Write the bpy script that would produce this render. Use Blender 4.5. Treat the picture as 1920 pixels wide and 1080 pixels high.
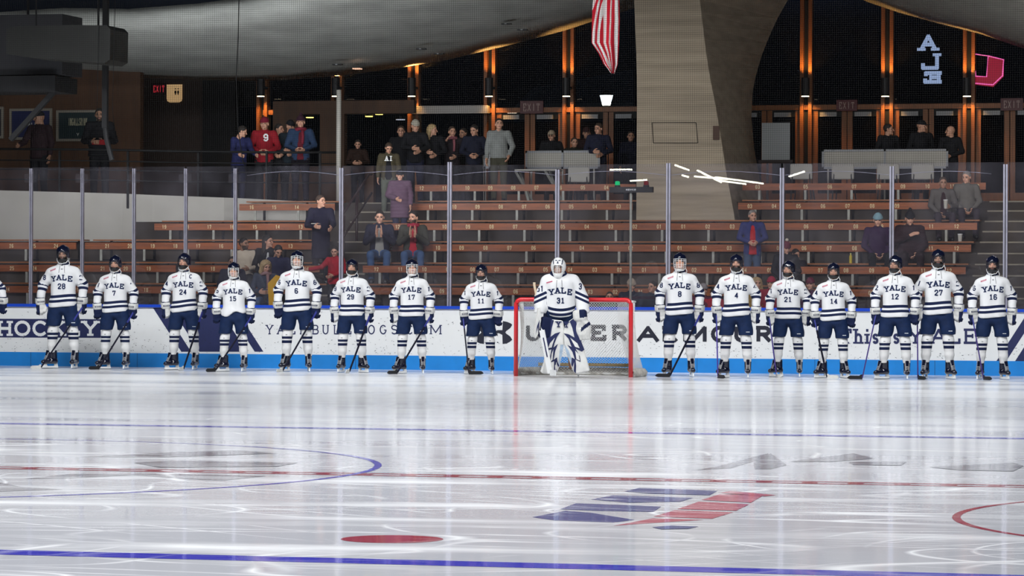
import bpy, bmesh, math, random
import numpy as np
from mathutils import Vector, Matrix
from mathutils.bvhtree import BVHTree

for o in list(bpy.data.objects): bpy.data.objects.remove(o)
SC = bpy.context.scene
COL = SC.collection
PI = math.pi
random.seed(7)

# ------------------------------------------------------------------ camera
# world: X along the far boards (0 = rink axis), Y = 0 at the face of the far boards, Z up from the ice
FPX, YAW, PIT, ROLL = 6251.72, 0.247652, -0.001488, 0.003552
CP = Vector((12.145, -55.165, 1.4988))
_L = Vector((math.cos(YAW), math.sin(YAW), 0)); _D = Vector((-math.sin(YAW), math.cos(YAW), 0)); _Z = Vector((0, 0, 1))
_F = _D*math.cos(PIT) + _Z*math.sin(PIT); _U = -_D*math.sin(PIT) + _Z*math.cos(PIT)
CX = _L*math.cos(ROLL) + _U*math.sin(ROLL); CY = -_L*math.sin(ROLL) + _U*math.cos(ROLL)
cam_d = bpy.data.cameras.new('camera'); cam = bpy.data.objects.new('camera', cam_d); COL.objects.link(cam)
cam_d.sensor_width = 36; cam_d.lens = FPX*36/1920; cam_d.clip_end = 400
m4 = Matrix.Identity(4)
for i in range(3):
    m4[i][0] = CX[i]; m4[i][1] = CY[i]; m4[i][2] = -_F[i]; m4[i][3] = CP[i]
cam.matrix_world = m4
SC.camera = cam
def ray(px, py): return _F + CX*((px-960)/FPX) + CY*((540-py)/FPX)
def W(px, py, Y):
    r = ray(px, py); return CP + r*((Y-CP.y)/r.y)
def ICE(px, py, z=0):
    r = ray(px, py); return CP + r*((z-CP.z)/r.z)
def WX(px, Y, py=540): return W(px, py, Y).x
def WZ(px, py, Y): return W(px, py, Y).z

# ------------------------------------------------------------------ light and exposure
SC.view_settings.view_transform = 'Standard'; SC.view_settings.look = 'None'
SC.view_settings.gamma = 1; SC.view_settings.exposure = 0.0; SC.view_settings.use_curve_mapping = False
SC.world = bpy.data.worlds.new('night'); SC.world.use_nodes = True
_bg = SC.world.node_tree.nodes['Background']; _bg.inputs[0].default_value = (0.03, 0.045, 0.09, 1); _bg.inputs[1].default_value = 0.10
def area(name, loc, size, size_y, power, color=(0.965, 0.985, 1.0), target=None, spread=PI):
    d = bpy.data.lights.new(name, 'AREA'); d.shape = 'RECTANGLE'; d.size = size; d.size_y = size_y; d.energy = power; d.color = color; d.spread = spread
    o = bpy.data.objects.new(name, d); COL.objects.link(o); o.location = loc
    if target is not None: o.rotation_euler = (Vector(target)-Vector(loc)).to_track_quat('-Z', 'Y').to_euler()
    return o
def point(name, loc, power, color, r=0.03):
    d = bpy.data.lights.new(name, 'POINT'); d.energy = power; d.color = color; d.shadow_soft_size = r
    o = bpy.data.objects.new(name, d); COL.objects.link(o); o.location = loc; return o
# arena floodlights over the ice sheet (their beams stop at the boards)
for i, y in enumerate((-12, -20, -31, -42, -52)):
    for x in (-7, 7):
        area('arena_light', (x, y, (10.5, 11.5, 13, 15, 16.5)[i]), 8, 1.2, (1200, 850, 1150, 1150, 1000)[i], target=(x, y-0.6 if i else 0, 0 if i else .8), spread=math.radians(150 if i == 0 else 118))
for x in (-8, 3):
    area('arena_light', (x, -4.5, 9.8), 7, 1.2, 620, target=(x, -2.5, 0), spread=math.radians(110))
# added fill lights without fixtures that brighten the stands and roof
area('stand_fill_light', (-2, -9, 11.2), 14, 2, 340, (1, 0.96, 0.90), target=(-1, 8, 1.5), spread=math.radians(120))
area('roof_fill_light', (-8, 1.5, 3.1), 10, 0.5, 165, (0.93, 0.97, 1.0), target=(-9, 9, 8.5), spread=math.radians(130))
area('roof_fill_light', (7, 1.5, 3.1), 5, 0.5, 65, (1, 0.95, 0.88), target=(7, 9, 8.8), spread=math.radians(130))

# ------------------------------------------------------------------ materials
def mat(name, color, rough=0.6, metal=0.0, emit=None, es=1.0, noise=0.0, nscale=20.0, spec=0.5, coat=0.0, bump=0.0, stretch=None):
    m = bpy.data.materials.new(name); m.use_nodes = True; nt = m.node_tree; b = nt.nodes['Principled BSDF']
    c = (*color, 1); b.inputs['Roughness'].default_value = rough; b.inputs['Metallic'].default_value = metal
    b.inputs['Specular IOR Level'].default_value = spec; b.inputs['Coat Weight'].default_value = coat
    b.inputs['Base Color'].default_value = c
    if emit: b.inputs['Emission Color'].default_value = (*emit, 1); b.inputs['Emission Strength'].default_value = es
    if noise or bump:
        tc = nt.nodes.new('ShaderNodeTexCoord'); n = nt.nodes.new('ShaderNodeTexNoise'); n.inputs['Scale'].default_value = nscale; n.inputs['Detail'].default_value = 5
        if stretch:
            mp = nt.nodes.new('ShaderNodeMapping'); mp.inputs['Scale'].default_value = stretch
            nt.links.new(tc.outputs['Object'], mp.inputs[0]); nt.links.new(mp.outputs[0], n.inputs['Vector'])
        else: nt.links.new(tc.outputs['Object'], n.inputs['Vector'])
        if noise:
            r = nt.nodes.new('ShaderNodeMapRange'); r.inputs[1].default_value = 0.3; r.inputs[2].default_value = 0.7
            r.inputs[3].default_value = 1-noise; r.inputs[4].default_value = 1+noise
            mx = nt.nodes.new('ShaderNodeVectorMath'); mx.operation = 'SCALE'; mx.inputs[0].default_value = color
            nt.links.new(n.outputs['Fac'], r.inputs[0]); nt.links.new(r.outputs[0], mx.inputs['Scale']); nt.links.new(mx.outputs[0], b.inputs['Base Color'])
        if bump:
            bp = nt.nodes.new('ShaderNodeBump'); bp.inputs['Strength'].default_value = bump; bp.inputs['Distance'].default_value = 0.02
            nt.links.new(n.outputs['Fac'], bp.inputs['Height']); nt.links.new(bp.outputs[0], b.inputs['Normal'])
    return m
_mc = {}
def cm(color, rough=0.8, noise=0.12):
    k = (tuple(round(c, 4) for c in color), rough)
    if k not in _mc: _mc[k] = mat('cloth', color, rough, noise=noise, nscale=9, spec=0.2)
    return _mc[k]
NAVY = (0.006, 0.012, 0.048); NAVYP = (0.004, 0.016, 0.062)
M = {}
M['white'] = mat('white_cloth', (0.80, 0.80, 0.80), 0.8, noise=0.03, nscale=6, spec=0.2)
M['navy'] = mat('navy_cloth', NAVY, 0.75, spec=0.2)
M['pants'] = mat('navy_pants', NAVYP, 0.7, noise=0.15, nscale=15, spec=0.25)
M['letter'] = mat('navy_lettering', (0.006, 0.014, 0.06), 0.7, spec=0.2)
M['lace'] = mat('dark_lace', (0.03, 0.035, 0.04), 0.8)
M['patch'] = mat('red_patch', (0.45, 0.10, 0.16), 0.8)
M['helmet'] = mat('navy_helmet', (0.004, 0.006, 0.020), 0.18, coat=0.6)
M['black'] = mat('black_plastic', (0.008, 0.008, 0.010), 0.45)
M['dark'] = mat('dark_metal', (0.007, 0.007, 0.008), 0.6, spec=0.25)
M['steel'] = mat('steel', (0.55, 0.57, 0.60), 0.25, metal=0.9)
M['alu'] = mat('aluminium', (0.42, 0.41, 0.50), 0.38, metal=0.55, noise=0.15, nscale=5)
M['whiteplastic'] = mat('white_plastic', (0.75, 0.76, 0.76), 0.35)
M['glovewhite'] = mat('white_leather', (0.62, 0.62, 0.60), 0.6, noise=0.10, nscale=18)
M['skin'] = mat('skin', (0.62, 0.33, 0.22), 0.55, noise=0.05, nscale=15)
M['skin_tan'] = mat('tan_skin', (0.36, 0.19, 0.12), 0.55)
M['eye'] = mat('eye', (0.02, 0.015, 0.015), 0.3)
M['lip'] = mat('lip', (0.36, 0.13, 0.11), 0.5)
M['brow'] = mat('brow', (0.06, 0.035, 0.02), 0.8)
M['hair_dark'] = mat('dark_hair', (0.018, 0.012, 0.009), 0.7, noise=0.3, nscale=40)
M['hair_brown'] = mat('brown_hair', (0.06, 0.035, 0.022), 0.7, noise=0.3, nscale=40)
M['hair_blond'] = mat('blond_hair', (0.42, 0.29, 0.14), 0.7, noise=0.3, nscale=40)
M['hair_grey'] = mat('grey_hair', (0.22, 0.19, 0.17), 0.7, noise=0.3, nscale=40)
M['redpipe'] = mat('red_pipe', (0.62, 0.012, 0.02), 0.35, coat=0.3)
M['net'] = mat('white_cord', (0.72, 0.72, 0.70), 0.9)
M['padding'] = mat('grey_canvas', (0.46, 0.44, 0.40), 0.9, noise=0.35, nscale=14)
M['boards'] = mat('white_boards', (0.74, 0.75, 0.75), 0.42, noise=0.02, nscale=2)
M['kick'] = mat('blue_kickplate', (0.012, 0.21, 0.60), 0.35, noise=0.06, nscale=4)
M['cap'] = mat('blue_cap_rail', (0.006, 0.055, 0.50), 0.35)
M['adnavy'] = mat('navy_vinyl', (0.014, 0.020, 0.085), 0.45, noise=0.06, nscale=9)
M['adink'] = mat('dark_vinyl', (0.010, 0.012, 0.026), 0.5)
M['adwhite'] = mat('white_vinyl', (0.74, 0.75, 0.75), 0.42)
M['benchwood'] = mat('bench_wood', (0.26, 0.066, 0.011), 0.5, noise=0.35, nscale=3, stretch=(0.6, 6, 14))
M['benchtop'] = mat('bench_top_wood', (0.27, 0.092, 0.024), 0.5, noise=0.3, nscale=3, stretch=(0.6, 8, 8))
M['number'] = mat('cream_paint', (0.72, 0.58, 0.32), 0.7)
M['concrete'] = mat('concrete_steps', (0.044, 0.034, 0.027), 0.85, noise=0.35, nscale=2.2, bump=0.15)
M['bracket'] = mat('painted_bracket', (0.36, 0.36, 0.32), 0.7, noise=0.2, nscale=8)
M['nosing'] = mat('step_nosing', (0.24, 0.21, 0.16), 0.8, noise=0.2, nscale=3)
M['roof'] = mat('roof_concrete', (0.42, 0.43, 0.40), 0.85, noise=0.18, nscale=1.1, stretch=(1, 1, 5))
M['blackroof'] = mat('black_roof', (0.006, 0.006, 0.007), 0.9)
M['wall_white'] = mat('cream_plaster', (0.42, 0.40, 0.36), 0.85, noise=0.06, nscale=2)
M['wood'] = mat('door_wood', (0.24, 0.080, 0.015), 0.45, noise=0.2, nscale=3, stretch=(8, 8, 0.8))
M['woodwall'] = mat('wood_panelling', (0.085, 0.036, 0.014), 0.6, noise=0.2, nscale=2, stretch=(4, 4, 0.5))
M['rail'] = mat('dark_red_rail', (0.025, 0.010, 0.010), 0.45)
M['green'] = mat('green_lens', (0.0, 0.35, 0.12), 0.2, emit=(0.0, 0.6, 0.18), es=0.5)
M['redlens'] = mat('dark_red_lens', (0.20, 0.01, 0.012), 0.2)
M['yellow'] = mat('yellow_foam', (0.70, 0.38, 0.02), 0.8)
def glass(name, tint, gl, haze, ro=0.03):
    m = bpy.data.materials.new(name); m.use_nodes = True; nt = m.node_tree; nt.nodes.clear()
    out = nt.nodes.new('ShaderNodeOutputMaterial'); tr = nt.nodes.new('ShaderNodeBsdfTransparent'); tr.inputs[0].default_value = (*tint, 1)
    g = nt.nodes.new('ShaderNodeBsdfGlossy'); g.inputs['Roughness'].default_value = ro
    df = nt.nodes.new('ShaderNodeBsdfDiffuse'); df.inputs[0].default_value = (0.75, 0.72, 0.85, 1)
    fr = nt.nodes.new('ShaderNodeFresnel'); fr.inputs[0].default_value = 1.45
    mu = nt.nodes.new('ShaderNodeMath'); mu.operation = 'MULTIPLY'; mu.inputs[1].default_value = gl
    a = nt.nodes.new('ShaderNodeMixShader'); b = nt.nodes.new('ShaderNodeMixShader')
    # milky reflection haze mixed in as diffuse colour, patchy with scuffs and smears
    tc = nt.nodes.new('ShaderNodeTexCoord'); n = nt.nodes.new('ShaderNodeTexNoise'); n.inputs['Scale'].default_value = 1.6; n.inputs['Detail'].default_value = 6
    r = nt.nodes.new('ShaderNodeMapRange'); r.inputs[1].default_value = 0.35; r.inputs[2].default_value = 0.75; r.inputs[3].default_value = haze*0.5; r.inputs[4].default_value = haze*2
    L = nt.links.new
    L(tc.outputs['Object'], n.inputs['Vector']); L(n.outputs['Fac'], r.inputs[0]); L(r.outputs[0], a.inputs[0])
    L(tr.outputs[0], a.inputs[1]); L(df.outputs[0], a.inputs[2]); L(fr.outputs[0], mu.inputs[0]); L(mu.outputs[0], b.inputs[0])
    L(a.outputs[0], b.inputs[1]); L(g.outputs[0], b.inputs[2]); L(b.outputs[0], out.inputs[0])
    return m
M['glass'] = glass('rink_glass', (0.95, 0.95, 0.96), 0.9, 0.018, 0.003)
M['visor'] = glass('visor_plastic', (0.97, 0.97, 0.97), 0.7, 0.012)
M['winglass'] = glass('window_glass', (0.55, 0.6, 0.7), 0.3, 0.002, 0.0)
def emis(name, c, s): return mat(name, (0.02, 0.02, 0.02), 0.5, emit=c, es=s)
M['lampface'] = emis('lamp_face', (1.0, 0.80, 0.50), 6.0)
M['exitred'] = mat('exit_red', (0.03, 0.002, 0.004), 0.4, emit=(0.6, 0.0, 0.03), es=0.02)

def stripe_mat(name, base, bands, stripe=NAVY):
    """cloth whose stripes follow the 'st' attribute (metres along the garment)"""
    m = bpy.data.materials.new(name); m.use_nodes = True; nt = m.node_tree; b = nt.nodes['Principled BSDF']
    b.inputs['Roughness'].default_value = 0.8; b.inputs['Specular IOR Level'].default_value = 0.2
    at = nt.nodes.new('ShaderNodeAttribute'); at.attribute_name = 'st'; prev = None
    for lo, hi in bands:
        cmpn = nt.nodes.new('ShaderNodeMath'); cmpn.operation = 'COMPARE'
        cmpn.inputs[1].default_value = (lo+hi)/2; cmpn.inputs[2].default_value = (hi-lo)/2
        nt.links.new(at.outputs['Fac'], cmpn.inputs[0])
        if prev is None: prev = cmpn
        else:
            mx = nt.nodes.new('ShaderNodeMath'); mx.operation = 'MAXIMUM'; nt.links.new(prev.outputs[0], mx.inputs[0]); nt.links.new(cmpn.outputs[0], mx.inputs[1]); prev = mx
    mix = nt.nodes.new('ShaderNodeMix'); mix.data_type = 'RGBA'; mix.inputs[6].default_value = (*base, 1); mix.inputs[7].default_value = (*stripe, 1)
    nt.links.new(prev.outputs[0], mix.inputs[0]); nt.links.new(mix.outputs[2], b.inputs['Base Color'])
    n = nt.nodes.new('ShaderNodeTexNoise'); n.inputs['Scale'].default_value = 7; bp = nt.nodes.new('ShaderNodeBump'); bp.inputs['Strength'].default_value = 0.35; bp.inputs['Distance'].default_value = 0.03
    tc = nt.nodes.new('ShaderNodeTexCoord'); nt.links.new(tc.outputs['Object'], n.inputs['Vector']); nt.links.new(n.outputs['Fac'], bp.inputs['Height']); nt.links.new(bp.outputs[0], b.inputs['Normal'])
    return m
M['jersey'] = stripe_mat('jersey_cloth', (0.70, 0.705, 0.72), [(0.075, 0.118), (0.150, 0.196)])
M['sock'] = stripe_mat('sock_cloth', (0.70, 0.70, 0.70), [(0.475, 0.520), (0.545, 0.585)])
M['flag'] = stripe_mat('flag_cloth', (0.78, 0.76, 0.74), [(i*2, i*2+1) for i in range(0, 8)], (0.55, 0.012, 0.03))

def ice_mat(name, paint, cover=0.45):
    m = bpy.data.materials.new(name); m.use_nodes = True; nt = m.node_tree; b = nt.nodes['Principled BSDF']; L = nt.links.new
    geo = nt.nodes.new('ShaderNodeNewGeometry')
    def N(t, **k):
        n = nt.nodes.new(t)
        for a, v in k.items(): setattr(n, a, v)
        return n
    def mth(op, a, b_=None, clamp=False):
        n = N('ShaderNodeMath', operation=op, use_clamp=clamp)
        for i, v in enumerate((a, b_)):
            if v is None: continue
            if isinstance(v, (int, float)): n.inputs[i].default_value = v
            else: L(v, n.inputs[i])
        return n.outputs[0]
    def rng(v, a, b_, c, d):
        n = N('ShaderNodeMapRange'); L(v, n.inputs[0])
        for i, x in enumerate((a, b_, c, d)): n.inputs[i+1].default_value = x
        return n.outputs[0]
    def mapped(rot, sc, off=0):
        mp = N('ShaderNodeMapping'); mp.inputs['Rotation'].default_value = (0, 0, rot); mp.inputs['Scale'].default_value = (sc[0], sc[1], 1); mp.inputs['Location'].default_value = (off, off*.7, 0)
        L(geo.outputs['Position'], mp.inputs[0]); return mp.outputs[0]
    def noise(v, s, d=3, dist=0):
        n = N('ShaderNodeTexNoise'); n.inputs['Scale'].default_value = s; n.inputs['Detail'].default_value = d; n.inputs['Distortion'].default_value = dist; L(v, n.inputs['Vector']); return n.outputs['Fac']
    def contour(rot, sc, scale, width, off):
        """long thin curved scratches: iso-lines of a stretched noise"""
        f = noise(mapped(rot, sc, off), scale, 0.6, 0.25)
        f = mth('MULTIPLY', f, 24.0); f = mth('FRACT', f); f = mth('SUBTRACT', f, 0.5); f = mth('ABSOLUTE', f)
        return rng(f, 0.0, width, 1.0, 0.0)
    brk = rng(noise(mapped(0.4, (1, 1), 9), 0.9, 3), 0.42, 0.62, 0, 1)
    brk2 = rng(noise(mapped(1.4, (1, 1), 31), 0.5, 3), 0.45, 0.6, 0, 1)
    s1 = mth('MULTIPLY', contour(0.10, (0.35, 1.0), 0.20, 0.07, 3), brk)
    s2 = mth('MULTIPLY', contour(-0.35, (0.5, 1.0), 0.30, 0.07, 17), brk2)
    s3 = mth('MULTIPLY', contour(0.9, (0.4, 1.0), 0.26, 0.06, 41), brk)
    s4 = mth('MULTIPLY', contour(-0.08, (0.22, 1.6), 0.30, 0.12, 77), brk2)
    s5 = mth('MULTIPLY', contour(2.2, (0.3, 1.0), 0.28, 0.05, 55), brk)
    scr = mth('MAXIMUM', mth('MAXIMUM', mth('MAXIMUM', s1, s2), mth('MAXIMUM', s3, s4)), s5)
    snow = rng(noise(mapped(0.15, (0.30, 1.3), 5), 0.9, 8, 0.3), 0.50, 0.74, 0, 1)
    fine = rng(noise(mapped(0.0, (1, 1), 2), 16, 3), 0.62, 0.72, 0, 0.55)
    spk = rng(noise(mapped(0.0, (1, 1), 2), 60, 2), 0.68, 0.74, 0, 1)  # sparkle painted as white specks in the ice colour
    spk = mth('MULTIPLY', spk, mth('ADD', mth('MULTIPLY', brk, 0.9), 0.1))
    far = N('ShaderNodeSeparateXYZ'); L(geo.outputs['Position'], far.inputs[0])
    # colour turns whiter towards the goal end of the sheet
    goalend = rng(far.outputs['Y'], -34, -6, 0.05, 0.95)
    lay = mth('MAXIMUM', mth('MULTIPLY', scr, 0.8), mth('MAXIMUM', mth('MULTIPLY', snow, 0.85), mth('MAXIMUM', spk, mth('MULTIPLY', fine, 0.35))))
    lay = mth('MAXIMUM', lay, mth('MULTIPLY', goalend, rng(noise(mapped(0.1, (0.2, 0.7), 12), 1.0, 6), 0.33, 0.52, 0.35, 1)))
    lay = mth('MULTIPLY', lay, cover)
    mix = N('ShaderNodeMix', data_type='RGBA'); mix.inputs[6].default_value = (*paint, 1); mix.inputs[7].default_value = (0.93, 0.94, 0.96, 1)
    L(lay, mix.inputs[0]); L(mix.outputs[2], b.inputs['Base Color'])
    L(rng(lay, 0, 1, 0.05, 0.22), b.inputs['Roughness'])
    b.inputs['IOR'].default_value = 1.31
    bp = N('ShaderNodeBump'); bp.inputs['Strength'].default_value = 0.15; bp.inputs['Distance'].default_value = 0.003
    L(noise(mapped(0, (1, 1), 0), 3.0, 4), bp.inputs['Height']); L(bp.outputs[0], b.inputs['Normal'])
    return m
M['ice'] = ice_mat('ice', (0.55, 0.56, 0.61), 1.0)
M['iceblue'] = ice_mat('ice_blue_paint', (0.045, 0.045, 0.50), .35)
M['icered'] = ice_mat('ice_red_paint', (0.36, 0.035, 0.07))
M['icelogo'] = ice_mat('ice_navy_paint', (0.06, 0.09, 0.27), .6)
M['icegrey'] = ice_mat('ice_grey_paint', (0.17, 0.17, 0.21), .9)
M['icepink'] = ice_mat('ice_pink_paint', (0.45, 0.09, 0.15), .6)

# ------------------------------------------------------------------ mesh helpers
class MB:
    def __init__(s): s.v = []; s.f = []; s.m = []; s.mats = []
    def mi(s, m):
        if m not in s.mats: s.mats.append(m)
        return s.mats.index(m)
    def add(s, vs, fs, m):
        k = len(s.v); i = s.mi(m); s.v += [tuple(v) for v in vs]; s.f += [tuple(k+a for a in f) for f in fs]; s.m += [i]*len(fs); return s
    def box(s, lo, hi, m, mtx=None):
        x0, y0, z0 = lo; x1, y1, z1 = hi
        vs = [Vector(p) for p in ((x0,y0,z0),(x1,y0,z0),(x1,y1,z0),(x0,y1,z0),(x0,y0,z1),(x1,y0,z1),(x1,y1,z1),(x0,y1,z1))]
        if mtx is not None: vs = [mtx @ v for v in vs]
        return s.add(vs, [(0,3,2,1),(4,5,6,7),(0,1,5,4),(1,2,6,5),(2,3,7,6),(3,0,4,7)], m)
    def tube(s, pts, r, m, n=8, closed=False, caps=True):
        pts = [Vector(p) for p in pts]; rs = r if isinstance(r, (list, tuple)) else [r]*len(pts); rings = []
        for i, p in enumerate(pts):
            a = pts[max(i-1, 0)]; b = pts[min(i+1, len(pts)-1)]
            if closed: a = pts[i-1]; b = pts[(i+1) % len(pts)]
            d = (b-a).normalized(); up = Vector((0, 0, 1)) if abs(d.z) < 0.9 else Vector((0, 1, 0))
            u = d.cross(up).normalized(); w = d.cross(u).normalized()
            rings.append([p + (u*math.cos(2*PI*k/n) + w*math.sin(2*PI*k/n))*rs[i] for k in range(n)])
        vs = [v for q in rings for v in q]; fs = []
        R = len(rings)
        for i in range(R if closed else R-1):
            for k in range(n): a = i*n+k; b = i*n+(k+1) % n; c = ((i+1) % R)*n; fs.append((a, c+k, c+(k+1) % n, b))
        if caps and not closed: fs += [tuple(range(n)), tuple(reversed(range((R-1)*n, R*n)))]
        return s.add(vs, fs, m)
    def beam(s, a, b, w, h, m):
        a = Vector(a); b = Vector(b); d = (b-a).normalized(); up = Vector((0, 0, 1)) if abs(d.z) < 0.95 else Vector((0, 1, 0))
        u = d.cross(up).normalized()*w/2; t = u.cross(d).normalized()*h/2
        vs = [a-u-t, a+u-t, a+u+t, a-u+t, b-u-t, b+u-t, b+u+t, b-u+t]
        return s.add(vs, [(0,3,2,1),(4,5,6,7),(0,1,5,4),(1,2,6,5),(2,3,7,6),(3,0,4,7)], m)
    def prism(s, poly, thick, m, base=Matrix.Identity(4)):
        """poly in local XZ, thickness along +Y"""
        n = len(poly); vs = [base @ Vector((x, 0, z)) for x, z in poly] + [base @ Vector((x, thick, z)) for x, z in poly]
        return s.add(vs, [tuple(range(n)), tuple(reversed(range(n, 2*n)))] + [(i, n+i, n+(i+1) % n, (i+1) % n) for i in range(n)], m)
    def mesh(s, m, vs, fs, mtx=None):
        if mtx is not None: vs = [mtx @ Vector(v) for v in vs]
        return s.add(vs, fs, m)
    def build(s, name, parent=None, smooth=False, loc=None):
        me = bpy.data.meshes.new(name); me.from_pydata(s.v, [], s.f)
        for m in s.mats: me.materials.append(m)
        me.polygons.foreach_set('material_index', s.m)
        if smooth: me.polygons.foreach_set('use_smooth', [True]*len(s.f))
        me.update()
        return link(name, me, parent, loc)
def link(name, me, parent=None, loc=None):
    o = bpy.data.objects.new(name, me); COL.objects.link(o)
    if parent is not None: o.parent = parent
    if loc is not None: o.location = loc
    return o
LABELS = set()
def tag(o, label, cat=None, group=None, kind=None):
    if kind: o['kind'] = kind
    if label: o['label'] = label; LABELS.add(label)
    if cat: o['category'] = cat
    if group: o['group'] = group
    return o
def thing(name, label, cat, loc=(0, 0, 0), rz=0, group=None, scale=1):
    o = bpy.data.objects.new(name, None); COL.objects.link(o); o.location = loc; o.rotation_euler = (0, 0, rz); o.scale = (scale,)*3
    o.empty_display_size = 0.1
    return tag(o, label, cat, group)
def struct(o): o['kind'] = 'structure'; return o

# ------------------------------------------------------------------ stroke lettering
def arc(cx, cy, rx, ry, a0, a1, n=8): return [(cx+rx*math.cos(math.radians(a0+(a1-a0)*i/n)), cy+ry*math.sin(math.radians(a0+(a1-a0)*i/n))) for i in range(n+1)]
FONT = {
 'Y': ([[(0,1),(.5,.45)],[(1,1),(.5,.45)],[(.5,.5),(.5,0)]], [(0,1),(1,1),(.5,0)]),
 'A': ([[(0,0),(.5,1)],[(1,0),(.5,1)],[(.2,.36),(.8,.36)]], [(0,0),(1,0)]),
 'L': ([[(.12,1),(.12,0),(1,0),(1,.28)]], [(.12,1)]),
 'E': ([[(.12,1),(.12,0)],[(0,0),(1,0),(1,.25)],[(0,1),(.95,1),(.95,.77)],[(.12,.52),(.65,.52)]], [(.65,.52,'v')]),
 'H': ([[(.12,0),(.12,1)],[(.88,0),(.88,1)],[(.12,.5),(.88,.5)]], [(.12,0),(.12,1),(.88,0),(.88,1)]),
 'O': ([arc(.5,.5,.5,.5,0,360,18)], []),
 'C': ([arc(.5,.5,.5,.5,45,315,14)], []),
 'K': ([[(.12,0),(.12,1)],[(.9,1),(.14,.42)],[(.4,.62),(.95,0)]], [(.12,0),(.12,1),(.9,1),(.93,0)]),
 'B': ([[(.1,0),(.1,1)],[(0,1),(.6,1)]+arc(.62,.76,.28,.24,90,-90,6)+[(.1,.52)],[(.1,.52),(.62,.52)]+arc(.64,.26,.34,.26,90,-90,6)+[(0,0)]], []),
 'U': ([[(.1,1),(.1,.35)]+arc(.5,.35,.4,.35,180,360,8)+[(.9,1)]], [(.1,1),(.9,1)]),
 'D': ([[(.1,0),(.1,1)],[(0,1),(.5,1)]+arc(.5,.5,.5,.5,90,-90,10)+[(0,0)]], []),
 'G': ([arc(.5,.5,.5,.5,45,340,14)+[(.97,.45)]], [(.85,.45)]),
 'S': ([arc(.5,.75,.45,.25,30,270,8)+arc(.5,.25,.45,.25,90,-150,8)], []),
 '.': ([[(.3,0),(.7,0)]], []),
 'M': ([[(.05,0),(.05,1),(.5,.15),(.95,1),(.95,0)]], [(.05,0),(.95,0),(.03,1),(.97,1)]),
 'N': ([[(.1,0),(.1,1),(.9,0),(.9,1)]], [(.1,0),(.1,1),(.9,1)]),
 'R': ([[(.1,0),(.1,1)],[(0,1),(.6,1)]+arc(.62,.74,.3,.26,90,-90,6)+[(.1,.48)],[(.5,.48),(.95,0)]], [(.1,0),(.95,0)]),
 'T': ([[(.5,0),(.5,1)],[(0,.78),(0,1),(1,1),(1,.78)]], [(.5,0)]),
 'I': ([[(.5,0),(.5,1)]], [(.5,0),(.5,1)]),
 'X': ([[(0,0),(1,1)],[(0,1),(1,0)]], []),
 'V': ([[(0,1),(.5,0),(1,1)]], []),
 'h': ([[(.12,0),(.12,1)],[(.12,.45)]+arc(.5,.38,.38,.26,150,0,6)+[(.88,0)]], [(.12,0),(.88,0),(.06,1)]),
 'i': ([[(.5,0),(.5,.62)],[(.5,.9),(.5,1)]], [(.5,0),(.42,.62)]),
 's': ([arc(.5,.47,.4,.15,30,270,8)+arc(.5,.16,.4,.16,90,-150,8)], []),
 '0': ([[(.25,0),(0,.2),(0,.8),(.25,1),(.75,1),(1,.8),(1,.2),(.75,0),(.25,0)]], []),
 '1': ([[(.2,.82),(.55,1),(.55,0)]], [(.55,0)]),
 '2': ([[(0,.72),(.02,.85),(.25,1),(.75,1),(1,.82),(1,.62),(.05,.1),(0,0),(1,0)]], []),
 '3': ([[(0,.8),(.2,1),(.8,1),(1,.85),(1,.62),(.8,.52),(.4,.52)],[(.8,.52),(1,.4),(1,.15),(.8,0),(.2,0),(0,.2)]], []),
 '4': ([[(.75,0),(.75,1),(0,.3),(1,.3)]], [(.75,0)]),
 '5': ([[(.95,1),(.05,1),(.05,.55),(.7,.6),(1,.45),(1,.15),(.75,0),(.2,0),(0,.15)]], []),
 '6': ([[(.95,.85),(.75,1),(.25,1),(0,.8),(0,.2),(.25,0),(.75,0),(1,.2),(1,.4),(.75,.55),(.05,.5)]], []),
 '7': ([[(0,.8),(0,1),(1,1),(.35,0)]], []),
 '8': ([[(.25,.53),(.02,.7),(.02,.85),(.25,1),(.75,1),(.98,.85),(.98,.7),(.75,.53),(.25,.53),(0,.38),(0,.15),(.25,0),(.75,0),(1,.15),(1,.38),(.75,.53)]], []),
 '9': ([[(.05,.15),(.25,0),(.75,0),(1,.2),(1,.8),(.75,1),(.25,1),(0,.8),(0,.6),(.25,.45),(.95,.5)]], []),
}
def glyph(ch, w, h, t, slab=True):
    """list of convex quads [(x,z)*4] for one character in a w x h box"""
    if ch not in FONT: return []
    strokes, serifs = FONT[ch]; q = []
    P = lambda p: Vector((t/2+p[0]*(w-t), t/2+p[1]*(h-t)))
    def seg(a, b, ea, eb, tt):
        d = b-a
        if d.length < 1e-6: return
        d.normalize(); a = a-d*ea; b = b+d*eb; n = Vector((-d.y, d.x))*tt/2
        q.append([tuple(a-n), tuple(b-n), tuple(b+n), tuple(a+n)])
    for s in strokes:
        pp = [P(p) for p in s]
        for i in range(len(pp)-1): seg(pp[i], pp[i+1], t*.3, t*.3, t)
    if slab:
        for s in serifs:
            c = P(s[:2])
            if len(s) > 2: seg(c-Vector((0, t*.9)), c+Vector((0, t*.9)), 0, 0, t*.7)
            else: seg(c-Vector((t*1.15, 0)), c+Vector((t*1.15, 0)), 0, 0, t*.75)
    return q
def text_quads(txt, w, h, t, gap, slab=True, center=True):
    total = len(txt)*w+(len(txt)-1)*gap; x = -total/2 if center else 0; out = []
    for ch in txt:
        out += [[(px+x, py) for px, py in q] for q in glyph(ch, w, h, t, slab)]; x += w+gap
    return out
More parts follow.
